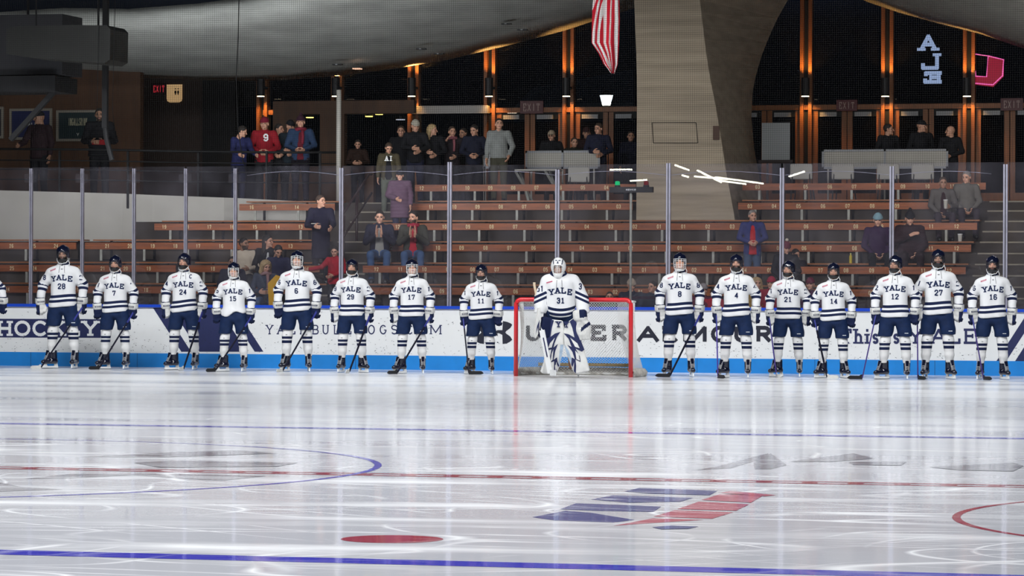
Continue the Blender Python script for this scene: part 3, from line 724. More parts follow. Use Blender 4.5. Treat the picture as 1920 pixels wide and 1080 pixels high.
def make_jersey(num, el, ha, tuck=False, cap_c=False, sag=0.0, arch=.030):
    S = [(-.198, .01, 1.545), (.198, .01, 1.545)]
    hem = 1.00
    def torso(P):
        x, y, z = P[..., 0], P[..., 1], P[..., 2]
        d = rbox(P, (0, .0, 1.27), (.198, .140, .38), .13)
        d = smin(d, rbox(P, (0, .0, 1.04), (.222, .150, .14), .12), .06)
        d = smin(d, cap(P, (-.13, .01, 1.56), (.13, .01, 1.56), .100, .100, (1.1, 1, 1)), .06)
        d = smin(d, cap(P, (0, .015, 1.60), (0, .015, 1.69), .118, .086), .05)
        d = d+.006*np.sin(x*24+z*9)*np.sin(z*13+1.3)+.004*np.sin(x*55)*np.clip(1.5-z, 0, .5)
        if tuck: h = hem+.055+.03*np.sin(x*20+.6)+.05*np.clip(x*4, -1, 1)
        else: h = hem+sag*x+.012*np.sin(x*9)
        d = np.maximum(d, h-z)
        return np.maximum(d, -np.maximum(np.hypot(x, y-.01)-.066, 1.68-z))
    def arm(P, i):
        k = smin(cap(P, S[i], el[i], .086, .080), cap(P, el[i], ha[i], .078, .062), .03)
        return k+.004*np.sin(P[..., 2]*42+P[..., 0]*20)
    def full(P):
        return smin(smin(torso(P), arm(P, 0), .035), arm(P, 1), .035)
    v, f = surf(full, (-.52, -.34, .98), (.52, .25, 1.75), .0150)
    # stripe coordinate: height above the hem on the body, distance from the cuff on the sleeves
    t = torso(v); st = np.zeros(len(v)); a = [arm(v, 0), arm(v, 1)]
    hemv = hem+sag*v[:, 0]+.012*np.sin(v[:, 0]*9)
    st = v[:, 2]-hemv-(.13 if False else 0)
    if tuck: st = np.full(len(v), -1.0)
    for i in (0, 1):
        on = a[i] < t
        e = np.array(el[i]); h = np.array(ha[i]); s0 = np.array(S[i])
        L1 = np.linalg.norm(h-e); ax = (h-e)/L1; dd = -((v-h)@ax)
        ax2 = (e-s0)/np.linalg.norm(e-s0); d2 = L1-((v-e)@ax2)
        dist = np.where(dd < L1*.98, dd, d2)
        st = np.where(on, dist-.085, st)
    mb = MB(); bv = BVHTree.FromPolygons([tuple(a_) for a_ in v], [tuple(int(a_) for a_ in q) for q in f])
    # arched team name
    w, h, tk, gap = .076, .094, .019, .013; tot = 4*w+3*gap
    for k, chh in enumerate('YALE'):
        cx = -tot/2+w/2+k*(w+gap); ang = -cx*.85; cz = 1.475-arch*(cx/.15)**2
        q = [[(cx+(px-w/2)*math.cos(ang)-(pz-h/2)*math.sin(ang), cz+(px-w/2)*math.sin(ang)+(pz-h/2)*math.cos(ang)) for px, pz in g] for g in glyph(chh, w, h, tk)]
        wrap_text(mb, q, 0, 0, bv, M['letter'])
    wrap_text(mb, text_quads(num, .058, .092, .0175, .010, '1' in num), 0, 1.285, bv, M['letter'])
    for i, sg in ((0, -1), (1, 1)):
        ax = sg*.296
        wrap_text(mb, text_quads(num[:1] if sg > 0 else num[-1:], .050, .085, .016, .007, False), ax, 1.43, bv, M['letter'])
    # tie-up neck laces, maker's mark, shoulder patch
    wrap_text(mb, [[(-.050, -.150), (-.044, -.150), (-.030, 0), (-.036, 0)], [(.044, -.150), (.050, -.150), (.036, 0), (.030, 0)], [(-.018, -.035), (.018, -.018), (.018, -.008), (-.018, -.025)], [(-.018, -.018), (.018, -.035), (.018, -.025), (-.018, -.008)]], 0, 1.695, bv, M['lace'])
    wrap_text(mb, text_quads('X', .030, .016, .006, 0, False), 0, 1.600, bv, M['lace'])
    wrap_text(mb, [[(-.045, -.022), (.045, .010), (.045, .034), (-.045, .002)]], -.150, 1.590, bv, M['patch'])
    wrap_text(mb, [[(-.036, -.006), (.034, .020), (.034, .024), (-.036, -.002)]], -.150, 1.590, bv, M['white'], off=.006)
    if cap_c: wrap_text(mb, text_quads('C', .050, .075, .014, 0, False), .125, 1.560, bv, M['letter'])
    # navy collar
    ring = [(.080*math.cos(q), .012+.078*math.sin(q), 1.706+.026*math.sin(q)) for q in np.linspace(0, 2*PI, 20, endpoint=False)]
    mb.tube(ring, .016, M['navy'], 6, closed=True)
    mats = [M['jersey']]; me = np_mesh('jersey', jersey_of_mb([(v, f, 0, st)], mb, mats), mats)
    return me
def body_mesh(el, ha, hm, beard, skin):
    S = [(-.20, .01, 1.55), (.20, .01, 1.55)]
    def f(P):
        d = cap(P, (0, 0, 1.02), (0, 0, 1.48), .13, .14, (1.2, .8, 1)); d = smin(d, cap(P, S[0], S[1], .05, .05), .05)
        d = smin(d, cap(P, (0, .01, 1.55), (0, .005, 1.74), .062, .060), .03)
        for i, sg in ((0, -1), (1, 1)):
            d = smin(d, cap(P, S[i], el[i], .045, .036), .02); d = smin(d, cap(P, el[i], ha[i], .036, .03), .01)
            d = smin(d, cap(P, (sg*.11, 0, .98), (sg*.155, 0, .56), .07, .05), .03); d = smin(d, cap(P, (sg*.155, 0, .56), (sg*.18, .02, .20), .045, .03), .01)
        return d
    v, fa = surf(f, (-.5, -.3, .15), (.5, .25, 1.78), .030)
    return np_mesh('body', [(v, fa, 0, None), (xf(HV, hm), HF, HMIB if beard else HMI, None)], [M[skin], M['eye'], M['lip'], M['brow']])

def stick(label, a, b, blade_dx, color=(0.010, 0.010, 0.022), blade='black', dark_top=True):
    """a: upper end of the shaft (world), b: heel on the ice (world), blade_dx: direction (world vector) of the blade"""
    a = Vector(a); b = Vector(b); d = (b-a).normalized()
    r = thing('hockey_stick', label, 'hockey stick', b, 0, 'sticks held by the line of players')
    mb = MB(); mb.beam(a-b, (a-b)*.76, .018, .027, M['shaftblue']); mb.build('shaft_grip', r) if dark_top else None
    mb = MB(); mb.beam(((a-b)*.765) if dark_top else a-b, (0, 0, .03), .018, .026, cm(color, .35)); mb.build('shaft', r)
    bd = Vector(blade_dx).normalized(); n = Vector((-bd.y, bd.x, 0)).normalized(); mb = MB(); V = []
    L = .24; N = 10
    for side in (-1, 1):
        for k in range(N+1):
            t = k/N; c = bd*(L*t)+n*(.035*t*t)+n*side*.006
            top = .062*(1-max(0, (t-.8)/.2)**2*.6)+.02*(1-t)*(t < .15); bot = .004+.02*max(0, (t-.85)/.15)
            V += [c+Vector((0, 0, bot)), c+Vector((0, 0, top))]
    F = []
    for s0 in (0, 1):
        for k in range(N):
            q = s0*2*(N+1)+2*k; f = (q, q+1, q+3, q+2); F.append(f if s0 else f[::-1])
    o2 = 2*(N+1)
    for k in range(N): q = 2*k; F += [(q+1, q+3, o2+q+3, o2+q+1), (q, o2+q, o2+q+2, q+2)]
    F += [(0, 1, o2+1, o2), (2*N, o2+2*N, o2+2*N+1, 2*N+1)]
    mb.add(V, F, M[blade]); mb.build('blade', r)
    return r
M['shaftblue'] = mat('blue_grip', (0.025, 0.032, 0.22), 0.4)

PL = []
def player(label, num, px, ytop, yfoot, turn=-3, hl=(-.318, -.02, 1.115), hr=(.318, -.02, 1.115), gl='white', gr='white', fl=-55, fr=-8,
           look=(-14, 0), face='visor', beard=False, skin='skin', tuck=False, cap_c=False, sag=0.0, xs=1.0, zsag=0, part_of=None):
    foot = ICE(px, yfoot); Y = min(foot.y, -1.3)
    pos = W(px, yfoot, Y); dep = (pos-CP).dot(_F); s = (yfoot-ytop)*dep/FPX/2.0
    th = YAW+math.atan((px-960)/FPX)*0+math.radians(turn)
    r = thing('hockey_player', label, 'hockey player', (pos.x, Y, 0), th, 'home team lined up in front of the boards', s)
    el = [(-.318+(hl[0]+.318)*.4, .045, 1.345), (.318+(hr[0]-.318)*.4, .045, 1.345)]; ha = [hl, hr]
    hm = head_mtx((0, -.022, 1.842), math.radians(look[0]), math.radians(look[1]), 0, HMS)
    link('body', body_mesh(el, ha, hm, beard, skin), r)
    link('jersey', make_jersey(num, el, ha, tuck, cap_c, sag), r)
    link('hockey_pants', PANTS, r)
    for i, sg in ((0, -1), (1, 1)):
        link('sock', SOCKS[sg], r)
        k = link('skate', BOOT, r, (sg*.190, .01, 0)); k.rotation_euler = (0, 0, math.radians((fl, fr)[i]))
        link('laces', LACES, k); h = link('blade_holder', HOLDER, k); link('blade', BLADE, k)
        g = link('glove', GLOVES[((gl, gr)[i], i == 1)], r, ha[i])
        dv = Vector(ha[i])-Vector(el[i]); g.scale = (1.14,)*3; g.rotation_euler = (0.12, math.radians(-4 if i == 0 else 4), math.radians(22 if i == 0 else -22))
    hv, hf = HEL; he = link('helmet', np_mesh('helmet', [(hv, hf, 0, None)], [M['helmet']]) if not hasattr(player, 'hm') else player.hm, r); player.hm = he.data
    he.matrix_local = hm
    if face == 'cage': link('cage', CAGE, he)
    else: link('visor', VISOR, he); link('chin_guard', CHIN, he)
    mb = MB(); mb.tube([(.094, .0, -.02), (.088, -.02, -.085), (.055, -.065, -.128), (0, -.085, -.138), (-.055, -.065, -.128), (-.088, -.02, -.085), (-.094, .0, -.02)], .0055, M['whiteplastic'], 5)
    mb.tube([(.086, -.02, -.09), (.105, -.01, -.13), (.098, -.03, -.19)], .0055, M['whiteplastic'], 5); mb.build('chin_strap', he, smooth=True)
    PL.append((num, r)); bpy.context.view_layer.update()
    return r, s, Y
def hand_world(r, h, dz=-.13, dy=-.045): return r.matrix_world @ Vector((h[0], h[1]+dy, h[2]+dz))
def pstick(label, p, h, pxe, pye, blade_deg, color=(0.010, 0.010, 0.022), blade='black', up=.10, dy=-.30, dark_top=True):
    r, s, Y = p
    top = hand_world(r, h); end = W(pxe, pye, Y+dy); end.z = 0
    a = top+(top-end).normalized()*up
    bd = Vector((math.cos(math.radians(blade_deg)), math.sin(math.radians(blade_deg)), 0))
    return stick(label, a, end, bd, color, blade, dark_top)

# ================================================================== the rink
XL, XR = -14.5, 13.5
mb = MB(); mb.add([(-16, -62, 0), (16, -62, 0), (16, 0.0, 0), (-16, 0.0, 0)], [(0, 1, 2, 3)], M['ice'])
ice = mb.build('floor'); struct(ice)
YC = 24.95-55.165
def on_ice(name, polys, m, z=.0012, parent=None):
    mb = MB()
    for k, p in enumerate(polys): mb.add([(x, y, z+(.0004*k if len(polys) < 12 else 0)) for x, y in p], [tuple(range(len(p)))], m)
    return mb.build(name, ice)
def band(y, w): return [[(-15.9, y-w/2), (15.9, y-w/2), (15.9, y+w/2), (-15.9, y+w/2)]]
on_ice('blue_line', band(YC-7.77, .31), M['iceblue']); on_ice('blue_line', band(YC+7.77, .31), M['iceblue'])
on_ice('red_line', [q for b in (band(YC+.115, .09), band(YC-.115, .09), [[(x, YC-.05), (x+.12, YC-.05), (x+.12, YC+.05), (x, YC+.05)] for x in np.arange(-15, 15, .35)]) for q in b], M['icered'], .0016)
def ring(cx, cy, r, w, a0=0, a1=360, n=96):
    return [[(cx+q*math.cos(math.radians(a0+(a1-a0)*k/n)), cy+q*math.sin(math.radians(a0+(a1-a0)*k/n))) for q, k in ((r-w/2, i), (r+w/2, i), (r+w/2, i+1), (r-w/2, i+1))] for i in range(n)]
on_ice('center_circle', ring(0, YC, 4.57, .06), M['iceblue'], .0018)
d0 = ICE(735, 1011); on_ice('faceoff_spot', [[(d0.x+.30*math.cos(t), d0.y+.30*math.sin(t)) for t in np.linspace(0, 2*PI, 40, endpoint=False)]], M['icered'])
c0 = ICE(1792, 967); on_ice('referee_crease', ring(c0.x+3.05, c0.y+.2, 3.05, .055), M['icered'])
on_ice('goal_line', band(-3.1, .05), M['icered'], .0014)
# worn team logos under the ice, outlined on the ice plane
def ipoly(*pts): return [tuple(ICE(a, b).xy) for a, b in pts]
on_ice('ice_logo_blue', [ipoly((998, 970), (1060, 958), (1110, 962), (1190, 975), (1150, 980), (1040, 976)),
     ipoly((1050, 955), (1080, 944), (1240, 950), (1225, 960), (1120, 958)), ipoly((1108, 937), (1150, 929), (1300, 934), (1275, 941), (1180, 943)),
     ipoly((1170, 922), (1200, 915), (1345, 921), (1330, 929), (1220, 926)), ipoly((1222, 989), (1260, 986), (1310, 988), (1290, 992), (1240, 993))], M['icelogo'])
on_ice('ice_logo_red', [ipoly((1150, 986), (1225, 972), (1320, 975), (1255, 979)), ipoly((1225, 969), (1265, 957), (1375, 961), (1335, 973)),
     ipoly((1270, 955), (1310, 941), (1405, 946), (1380, 958)), ipoly((1315, 938), (1350, 927), (1430, 930), (1408, 943)), ipoly((1350, 925), (1370, 921), (1455, 929), (1435, 931))], M['icepink'])
on_ice('center_ice_logo', [ipoly((0, 905), (40, 913), (120, 918), (0, 922)), ipoly((45, 898), (130, 889), (330, 889), (500, 893), (420, 901), (380, 900), (250, 891), (130, 897)),
     ipoly((150, 857), (330, 848), (450, 845), (520, 850), (420, 854), (300, 858)), ipoly((250, 868), (320, 864), (560, 868), (520, 875), (300, 877))], M['icegrey'])
on_ice('sponsor_logo', [ipoly((1300, 882), (1340, 876), (1440, 850), (1445, 856), (1370, 878)), ipoly((1412, 868), (1445, 850), (1475, 872), (1445, 880), (1415, 880)), ipoly((1480, 866), (1600, 850), (1640, 860), (1560, 866)),
     ipoly((1590, 866), (1700, 866), (1690, 873), (1600, 872)), ipoly((1740, 876), (1900, 868), (1920, 874), (1900, 884), (1800, 882))], M['icegrey'])

# boards
HB = 1.055
mb = MB(); mb.box((XL, .0, .24), (XR, .10, HB), M['boards'])
boards = mb.build('rink_boards'); struct(boards)
mb = MB(); mb.box((XL, -.012, 0), (XR, .10, .245), M['kick'])
for k in range(14):
    x = WX(58, 0, 670)+k*2.0
    mb.box((x, -.0135, .0), (x+.006, -.0115, .245), M['adink'])
mb.build('kickplate', boards)
mb = MB(); mb.box((XL, -.035, HB-.005), (XR, .13, HB+.045), M['cap']); mb.build('cap_rail', boards)
def bx(px, py=620): return WX(px, 0, py)
def bz(py, px=960): return WZ(px, py, 0)
def board_poly(pts): return [(bx(a, b), WZ(a, b, 0)) for a, b in pts]
mb = MB()
def bp(pts, m, y=-.0022): mb.add([(x, y, z) for x, z in board_poly(pts)], [tuple(range(len(pts)))], m)
bp([(-40, 597.5), (189, 598.5), (189, 633.5), (-40, 632.5)], M['adnavy'])
sk = .645
def diag(x0, x1, yb, yt, d, m):
    """slanted band: x0, x1 where it meets the kickplate"""
    bp([(x0, yb), (x1, yb), (x1+d*(yb-yt), yt), (x0+d*(yb-yt), yt)], m)
for a, b in ((340, 358.5), (374, 463), (477.7, 494)): diag(a, b, 659.5, 577, -sk, M['adnavy'])
for a, b in ((1868, 1886.4), (1903, 1990)): diag(a, b, 677.5, 586, sk, M['adnavy'])
def bletters(spec, ytop, ybot, t, m, slab=True, y=-.004):
    for ch, x0, x1 in spec:
        X0, X1 = bx(x0, ybot), bx(x1, ybot); zb, zt = WZ((x0+x1)/2, ybot, 0), WZ((x0+x1)/2, ytop, 0)
        flat_text(mb, glyph(ch, X1-X0, zt-zb, t, slab), X0, zb, y, m)
bletters([('H', -6, 24), ('O', 27, 57), ('C', 61, 90), ('K', 94, 123), ('E', 127, 150), ('Y', 155, 184)], 601, 630.5, .052, M['adwhite'])
xs = [499, 520, 541, 562, 585, 604, 625, 646, 666, 690, 712, 733, 750, 762, 784, 806]
bletters([(c, x, x+(22 if c == 'M' else 13 if c != '.' else 5)) for c, x in zip('YALEBULLDOGS.COM', xs)], 609, 627, .020, M['adnavy'])
bletters([(c, x, x+31) for c, x in zip('UNDER', (984, 1025, 1066, 1106, 1146))], 609, 639.5, .066, M['adink'], False)
bletters([('A', 1194, 1236), ('R', 1240, 1272), ('M', 1279, 1327), ('O', 1333, 1365), ('U', 1374, 1410), ('R', 1416, 1447)], 611, 642, .066, M['adink'], False)
bletters([('T', 1577, 1597), ('h', 1601, 1618), ('i', 1621, 1631), ('s', 1635, 1648), ('i', 1660, 1670), ('s', 1674, 1687), ('Y', 1702, 1731), ('A', 1745, 1775), ('L', 1781, 1801), ('E', 1806, 1834)], 616, 645, .040, M['adnavy'])
# crossed-arcs emblem beside the goal
for sx in (1, -1):
    cxm = 925
    pts = [(cxm+sx*18, 602), (cxm+sx*26, 603.5), (cxm+sx*33, 606.5), (cxm+sx*35.5, 609), (cxm+sx*32, 615), (cxm+sx*24, 621), (cxm+sx*22.5, 623.5), (cxm+sx*25, 626), (cxm+sx*32, 631), (cxm+sx*35.5, 637), (cxm+sx*31, 641), (cxm+sx*25, 644), (cxm+sx*17.5, 645), (cxm+sx*17, 628), (cxm+sx*10, 624.5), (cxm, 627), (cxm-sx*8, 630), (cxm-sx*8, 626), (cxm, 623.5), (cxm+sx*8, 619), (cxm+sx*17, 619)]
    bp(pts, M['adink'], -.0024-.001*(sx > 0))
# puck marks
rnd = random.Random(3)
for k in range(1500):
    x = rnd.uniform(XL, XR); z = .255+rnd.expovariate(3.6)
    if z > 1.0: continue
    w, h = rnd.uniform(.005, .028), rnd.uniform(.003, .008); sl = rnd.uniform(-.012, .012)
    mb.add([(x, -.0056, z), (x+w, -.0056, z+sl), (x+w, -.0056, z+sl+h), (x, -.0056, z+h)], [(0, 1, 2, 3)], M['adink'])
mb.build('board_advertising', boards)

# glass panes and stanchions
PX = [-39, 58, 154, 251, 348, 441, 640, 843, 1045, 1253, 1466, 1672, 1885, 2095]
TOPS = [318, 316, 316, 316, 316, 316, 315, 304, 318, 306, 315, 312, 308, 308]
ZG = WZ(960, 309, .05)
LB = ['at the picture border beside the cut-off player', 'first in from the end of the line, above the kickplate joint', 'between the bearded tall player and the smiling short player', 'behind the smiling short player and the captain', 'rising over the captain with the C on his chest', 'rising over the small player with the tucked jersey', 'beside the tall cream pole and child in red', 'over the empty benches before the short grinning player', 'directly above the goalkeeper mask', 'behind the player numbered eight', 'behind the blue-jacketed man and the player of twenty-one', 'beside the light blue beanie', 'near the bare concrete stairs', 'past the last player']
for i, px in enumerate(PX):
    x = WX(px, .06, 440); zt = WZ(px, TOPS[i], .06); w = .026 if i < 6 else .036
    r = thing('stanchion', 'slim aluminium glass upright '+LB[i], 'stanchion', (x, .06, HB+.04), 0, 'uprights of the rink glass')
    mb = MB(); h = zt-HB-.04
    mb.box((-w, -.025, 0), (-w*.2, .035, h), M['alu']); mb.box((w*.2, -.025, 0), (w, .035, h), M['alu']); mb.box((-w*.25, .0, 0), (w*.25, .02, h), M['dark'])
    mb.build('post', r)
    if 0 < i < 6:
        mb = MB(); mb.box((-.115, -.032, h-.25), (.115, -.026, h-.10), M['visor']); mb.build('clip_plate', r)
for i in range(len(PX)-1):
    a, b = WX(PX[i], .06, 440), WX(PX[i+1], .06, 440)
    mb = MB(); mb.box((a+.015, .054, HB+.045), (b-.015, .066, ZG), M['glass']); o = mb.build('glass_pane')
    tag(o, 'clear pane of rink glass '+['beside the cut-off player', 'behind the bearded tall player', 'between the first two full players', 'left of the captain', 'between the captain and the small tucked player', 'behind the two caged players at the cream hoodie', 'before the two clapping men', 'over the short grinning player', 'behind the goal netting', 'behind the players of eight and four', 'before the woman in light blue beanie', 'behind the last tall players', 'past the last player'][i], 'glass pane', 'panes of the rink glass')
# safety netting above the glass, every cord a real strand
mb = MB(); c = M['net_black'] = mat('black_cord', (0.004, 0.004, 0.004), 0.9)
pitch = .037; zt = 6.75; th = .0012
for k in range(int((zt-ZG)/pitch)+1):
    z = ZG+k*pitch; mb.box((XL+1, .10, z-th), (XR-3, .1015, z+th), c)
for k in range(int((XR-3-XL-1)/pitch)): x = XL+1+k*pitch; mb.box((x-th, .1015, ZG-.05), (x+th, .103, zt), c)
NET = tag(mb.build('safety_net'), 'fine black spectator netting hanging above the rink glass', 'netting')
# draped border cords of the netting
def cord(name, pts, r, m, label):
    mb = MB(); mb.tube(pts, r, m, 6); o = mb.build(name, smooth=True); tag(o, label, 'cord'); return o
cord('net_cord', [W(448, 0, .3), W(447, 60, .3), W(443, 150, .3), W(446, 240, .3), W(455, 300, .3), W(463, 322, .3)], .009, M['dark'], 'thin dark cord hanging down behind the glass to the netting hem')
pts = []
for a, b in ((463, 640), (640, 843), (843, 1045), (1045, 1253), (1253, 1466), (1466, 1672), (1672, 1885)):
    for t in np.linspace(0, 1, 9)[:-1]: pts.append(W(a+(b-a)*t, 329-8*math.sin(PI*t), .16))
mb = MB(); mb.tube(pts, .005, M['alu'], 6); mb.build('hem_cord', NET, smooth=True)

# ------------------------------------------------------------------ goal
g = thing('hockey_goal', 'red-framed ice hockey goal with white netting behind the goalkeeper', 'goal', (0, -3.12, 0))
hw, hh = .945, 1.235
mb = MB(); R = .036
arcp = lambda sx: [(sx*(hw-.09+.09*math.cos(t)), 0, hh-.09+.09*math.sin(t)) for t in np.linspace(0, PI/2, 6)]
mb.tube([(-hw, 0, 0)]+[(p[0], p[1], p[2]) for p in arcp(-1)]+[(p[0], p[1], p[2]) for p in reversed(arcp(1))]+[(hw, 0, 0)], R, M['redpipe'], 12)
mb.build('frame', g, smooth=True)
mb = MB()
mb.tube([(-hw, .02, .03), (-hw-.12, .55, .03), (-.75, 1.02, .03), (0, 1.12, .03), (.75, 1.02, .03), (hw+.12, .55, .03), (hw, .02, .03)], .03, M['net'], 8)
mb.tube([(-hw+.06, .02, hh-.02), (-hw+.02, .42, hh-.03), (-.6, .56, hh-.03), (.6, .56, hh-.03), (hw-.02, .42, hh-.03), (hw-.06, .02, hh-.02)], .016, M['net'], 8)
mb.build('rear_frame', g, smooth=True)
def goal_surf(u, v):
    """u 0..1 round the back from post to post, v 0 ice .. 1 top"""
    base = [Vector((-hw, .02, .0)), Vector((-hw-.12, .55, 0)), Vector((-.75, 1.02, 0)), Vector((0, 1.12, 0)), Vector((.75, 1.02, 0)), Vector((hw+.12, .55, 0)), Vector((hw, .02, 0))]
    top = [Vector((-hw+.03, .02, hh)), Vector((-hw+.02, .40, hh-.02)), Vector((-.6, .55, hh-.02)), Vector((0, .56, hh-.02)), Vector((.6, .55, hh-.02)), Vector((hw-.02, .40, hh-.02)), Vector((hw-.03, .02, hh))]
    s = u*6; i = min(int(s), 5); f = s-i
    b = base[i].lerp(base[i+1], f); t = top[i].lerp(top[i+1], f); p = b.lerp(t, v)
    q = .10*math.sin(PI*v); c = Vector((0, .3, p.z)); d = (c-p); d.z = 0
    return p+d.normalized()*q*.6 if d.length > .01 else p
mb = MB(); nu, nv = 84, 28
for i in range(-nv, nu, 1):
    for sgn in (1, -1):
        pts = []
        for k in range(nv+1):
            u = (i+k) if sgn == 1 else (i+nv-k)
            if 0 <= u <= nu: pts.append(goal_surf(u/nu, k/nv))
        if len(pts) > 1: mb.tube(pts, .0030, M['net'], 3, caps=False)
for i in range(0, 38):
    x = -hw+.05+i*(2*hw-.1)/37
    mb.tube([(x, .02, hh-.02), (x, .28, hh-.035), (x, .55, hh-.02)], .003, M['net'], 3, caps=False)
for j in range(1, 11): y = .02+j*.05; mb.tube([(-hw+.05, y, hh-.02), (0, y, hh-.045), (hw-.05, y, hh-.02)], .003, M['net'], 3, caps=False)
mb.build('netting', g)
mb = MB()
prof = [goal_surf(u/40, 0) for u in range(41)]
for lo, hi, out in ((0.0, .13, .035),):
    V = []; 
    for k, p in enumerate(prof):
        n = (p-Vector((0, .3, 0))); n.normalize()
        for a, z in ((0, lo), (out, lo+.02), (out*1.1, .08), (out*.3, hi), (-.02, hi-.01), (-.03, lo)):
            w = .012*math.sin(k*1.7+z*30)
            V.append(p+n*(a+w)+Vector((0, 0, z)))
    F = [(k*6+a, k*6+(a+1) % 6, (k+1)*6+(a+1) % 6, (k+1)*6+a) for k in range(40) for a in range(6)]
    mb.add(V, F, M['padding'])
mb.build('skirt', g, smooth=True)
mb = MB(); mb.tube([(-.80, .93, .17), (0, 1.02, .17), (.80, .93, .17)], .028, mat('tan_padding', (.32, .24, .13), .8, noise=.2), 8); mb.build('crossbar_pad', g, smooth=True)

# ------------------------------------------------------------------ goal lamp on a pole behind the glass
px0 = W(1183, 356, .35)
r = thing('goal_light', 'dark bar with green and red goal lamps on a thin pole behind the net', 'goal light', (px0.x, .35, 0))
z0 = WZ(1183, 361, .35); sc = 1/112.0
mb = MB(); mb.tube([(0, 0, 0), (0, 0, z0)], .022, M['bracket'], 10); mb.build('pole', r, smooth=True)
mb = MB(); mb.box((-.365, -.05, z0), (.385, .05, z0+.095), M['black']); hb = mb.build('housing', r)
mb = MB(); flat_text(mb, text_quads('NEVCO', .030, .030, .007, .006, False), .01, z0+.032, -.052, M['adwhite']); mb.build('lettering', hb)
for x, m, nm in ((-.235, 'green', 'green_lamp'), (.265, 'redlens', 'red_lamp')):
    mb = MB(); mb.tube([(x, 0, z0+.095), (x, 0, z0+.125)], .052, M['black'], 12); mb.tube([(x, 0, z0+.125), (x, 0, z0+.185), (x, 0, z0+.195)], [.044, .042, .02], M[m], 12); mb.build(nm, r, smooth=False)

# ------------------------------------------------------------------ stands
def yf(k): return 2.6+.8*k
ZF = [1.35, 1.746, 2.146, 2.55, 2.94, 3.32]
def tread(k): return ZF[k]-.28
mb = MB(); XW0, XW1 = -16.0, 13.5
prevz = 0
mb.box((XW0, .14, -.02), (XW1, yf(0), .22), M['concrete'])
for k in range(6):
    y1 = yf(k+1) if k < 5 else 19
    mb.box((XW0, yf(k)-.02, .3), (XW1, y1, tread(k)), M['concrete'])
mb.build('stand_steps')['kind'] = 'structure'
ZC = tread(5)
rowname = ['lowest', 'second', 'third', 'fourth', 'fifth', 'topmost']
def bench(k, xa, xb, name_tail, numbers=None, dz=0, dy=0, grp='wooden benches of the stands', top=None):
    """xa, xb in pixels where the number board starts and ends"""
    Y = yf(k)+dy; X0 = WX(xa, Y, 450); X1 = WX(xb, Y, 450); z = ZF[k]+dz
    r = thing('bench', f'{rowname[k]} row wooden bench, '+name_tail, 'bench', (X0, Y, tread(k)+dz), 0, grp)
    L = X1-X0; zr = z-(tread(k)+dz)
    mb = MB(); mb.box((0, -.02, zr-.065), (L, .02, zr+.062), M['benchwood'])
    n0, step, first = numbers or (12, -1, .3)
    x = first; n = n0; i = 0
    while x < L-.15:
        flat_text(mb, text_quads('%02d' % n, .036, .074, .011, .011, False), x, zr-.039, -.0215, M['number'])
        x += .455; n += step; i += 1
        if n < 1: n = 1; step = 1
    mb.build('number_board', r)
    if k < 5:
        mb = MB(); mb.box((0, .40, zr+.100), (L, .70, zr+.126), M['benchtop']); mb.build('seat_plank', r)
    x = .32
    while x < L:
        mb = MB(); mb.box((x-.022, -.012, 0), (x+.022, .012, zr-.064), M['bracket'])
        if k < 5: mb.box((x-.022, .012, 0), (x+.022, .60, .03), M['dark']); mb.box((x-.018, .52, .03), (x+.018, .57, zr+.100), M['dark'])
        mb.build('support', r); x += .87
    return r
def nfirst(k, xa, xn):   # offset from the board's start to the centre of its first number
    return (xn-xa)/104.0
bench(0, 668, 1790, 'just above the boards behind the goal and players', (12, -1, .25))
bench(1, 681, 1811, 'the clapping men rest their legs behind it', (12, -1, nfirst(1, 681, 708)))
bench(2, 700, 1821, 'its end beside the concrete stairs', (12, -1, nfirst(2, 700, 735)))
bench(3, 700, 1832, 'passing in front of the concrete pillar', (12, -1, nfirst(3, 700, 750)))
bench(4, 772, 1186, 'stopping short of the pillar beside the purple coat', (11, -1, nfirst(4, 772, 812)))
bench(5, 778, 1192, 'below the white barricades', (12, -1, nfirst(5, 778, 792)))
bench(4, 1384, 1742, 'right of the concrete pillar', (3, 1, nfirst(4, 1384, 1407)))
bench(5, 1392, 1848, 'right of the pillar under the row of chairs', (3, 1, nfirst(5, 1392, 1422)))
g2 = 'wooden benches left of the aisle'
bench(0, -60, 600, 'left of the aisle behind the first players', (24, -1, .8), grp=g2)
bench(1, -60, 330, 'against the cream wall behind the bearded player', (25, -1, .9), grp=g2)
bench(1, 352, 600, 'under the cream hoodie', (18, -1, .5), grp=g2)
bench(2, -60, 143, 'far end before the cream wall', (26, -1, .9), grp=g2, dz=.03)
bench(2, 160, 600, 'behind the seated family left of the aisle', (21, -1, .45), grp=g2, dz=.03)
bench(3, 290, 600, 'before the cream wall beside the navy coat', (19, -1, .2), grp=g2)
bench(4, 449, 628, 'short bench on the cream wall', (16, -1, .25), grp=g2)
# stairs with pale nosings on both sides of the bench block
def stairs(name, xa, xb, ks):
    mb = MB(); X0, X1 = WX(xa, 4, 450), WX(xb, 4, 450)
    for k in ks:
        for h in (0, 1):
            z1 = tread(k)+.198*h if k < 5 else tread(k); y0 = yf(k)-.38+.40*h
            if k == 5 and h: continue
            if h: mb.box((X0, yf(k)+.42-.01, tread(k)-.05), (X1, yf(k+1)+.02, tread(k)+.198), M['concrete'])
            yy = yf(k)+(.41 if h else -.022)
            zz = tread(k)+(.198 if h else 0)
            mb.box((X0, yy-.012, zz-.022), (X1, yy+.03, zz+.004), M['nosing'])
    o = mb.build(name); struct(o)
stairs('stair_steps', 1826, 2000, range(0, 6)); stairs('stair_steps', 604, 690, range(0, 6))
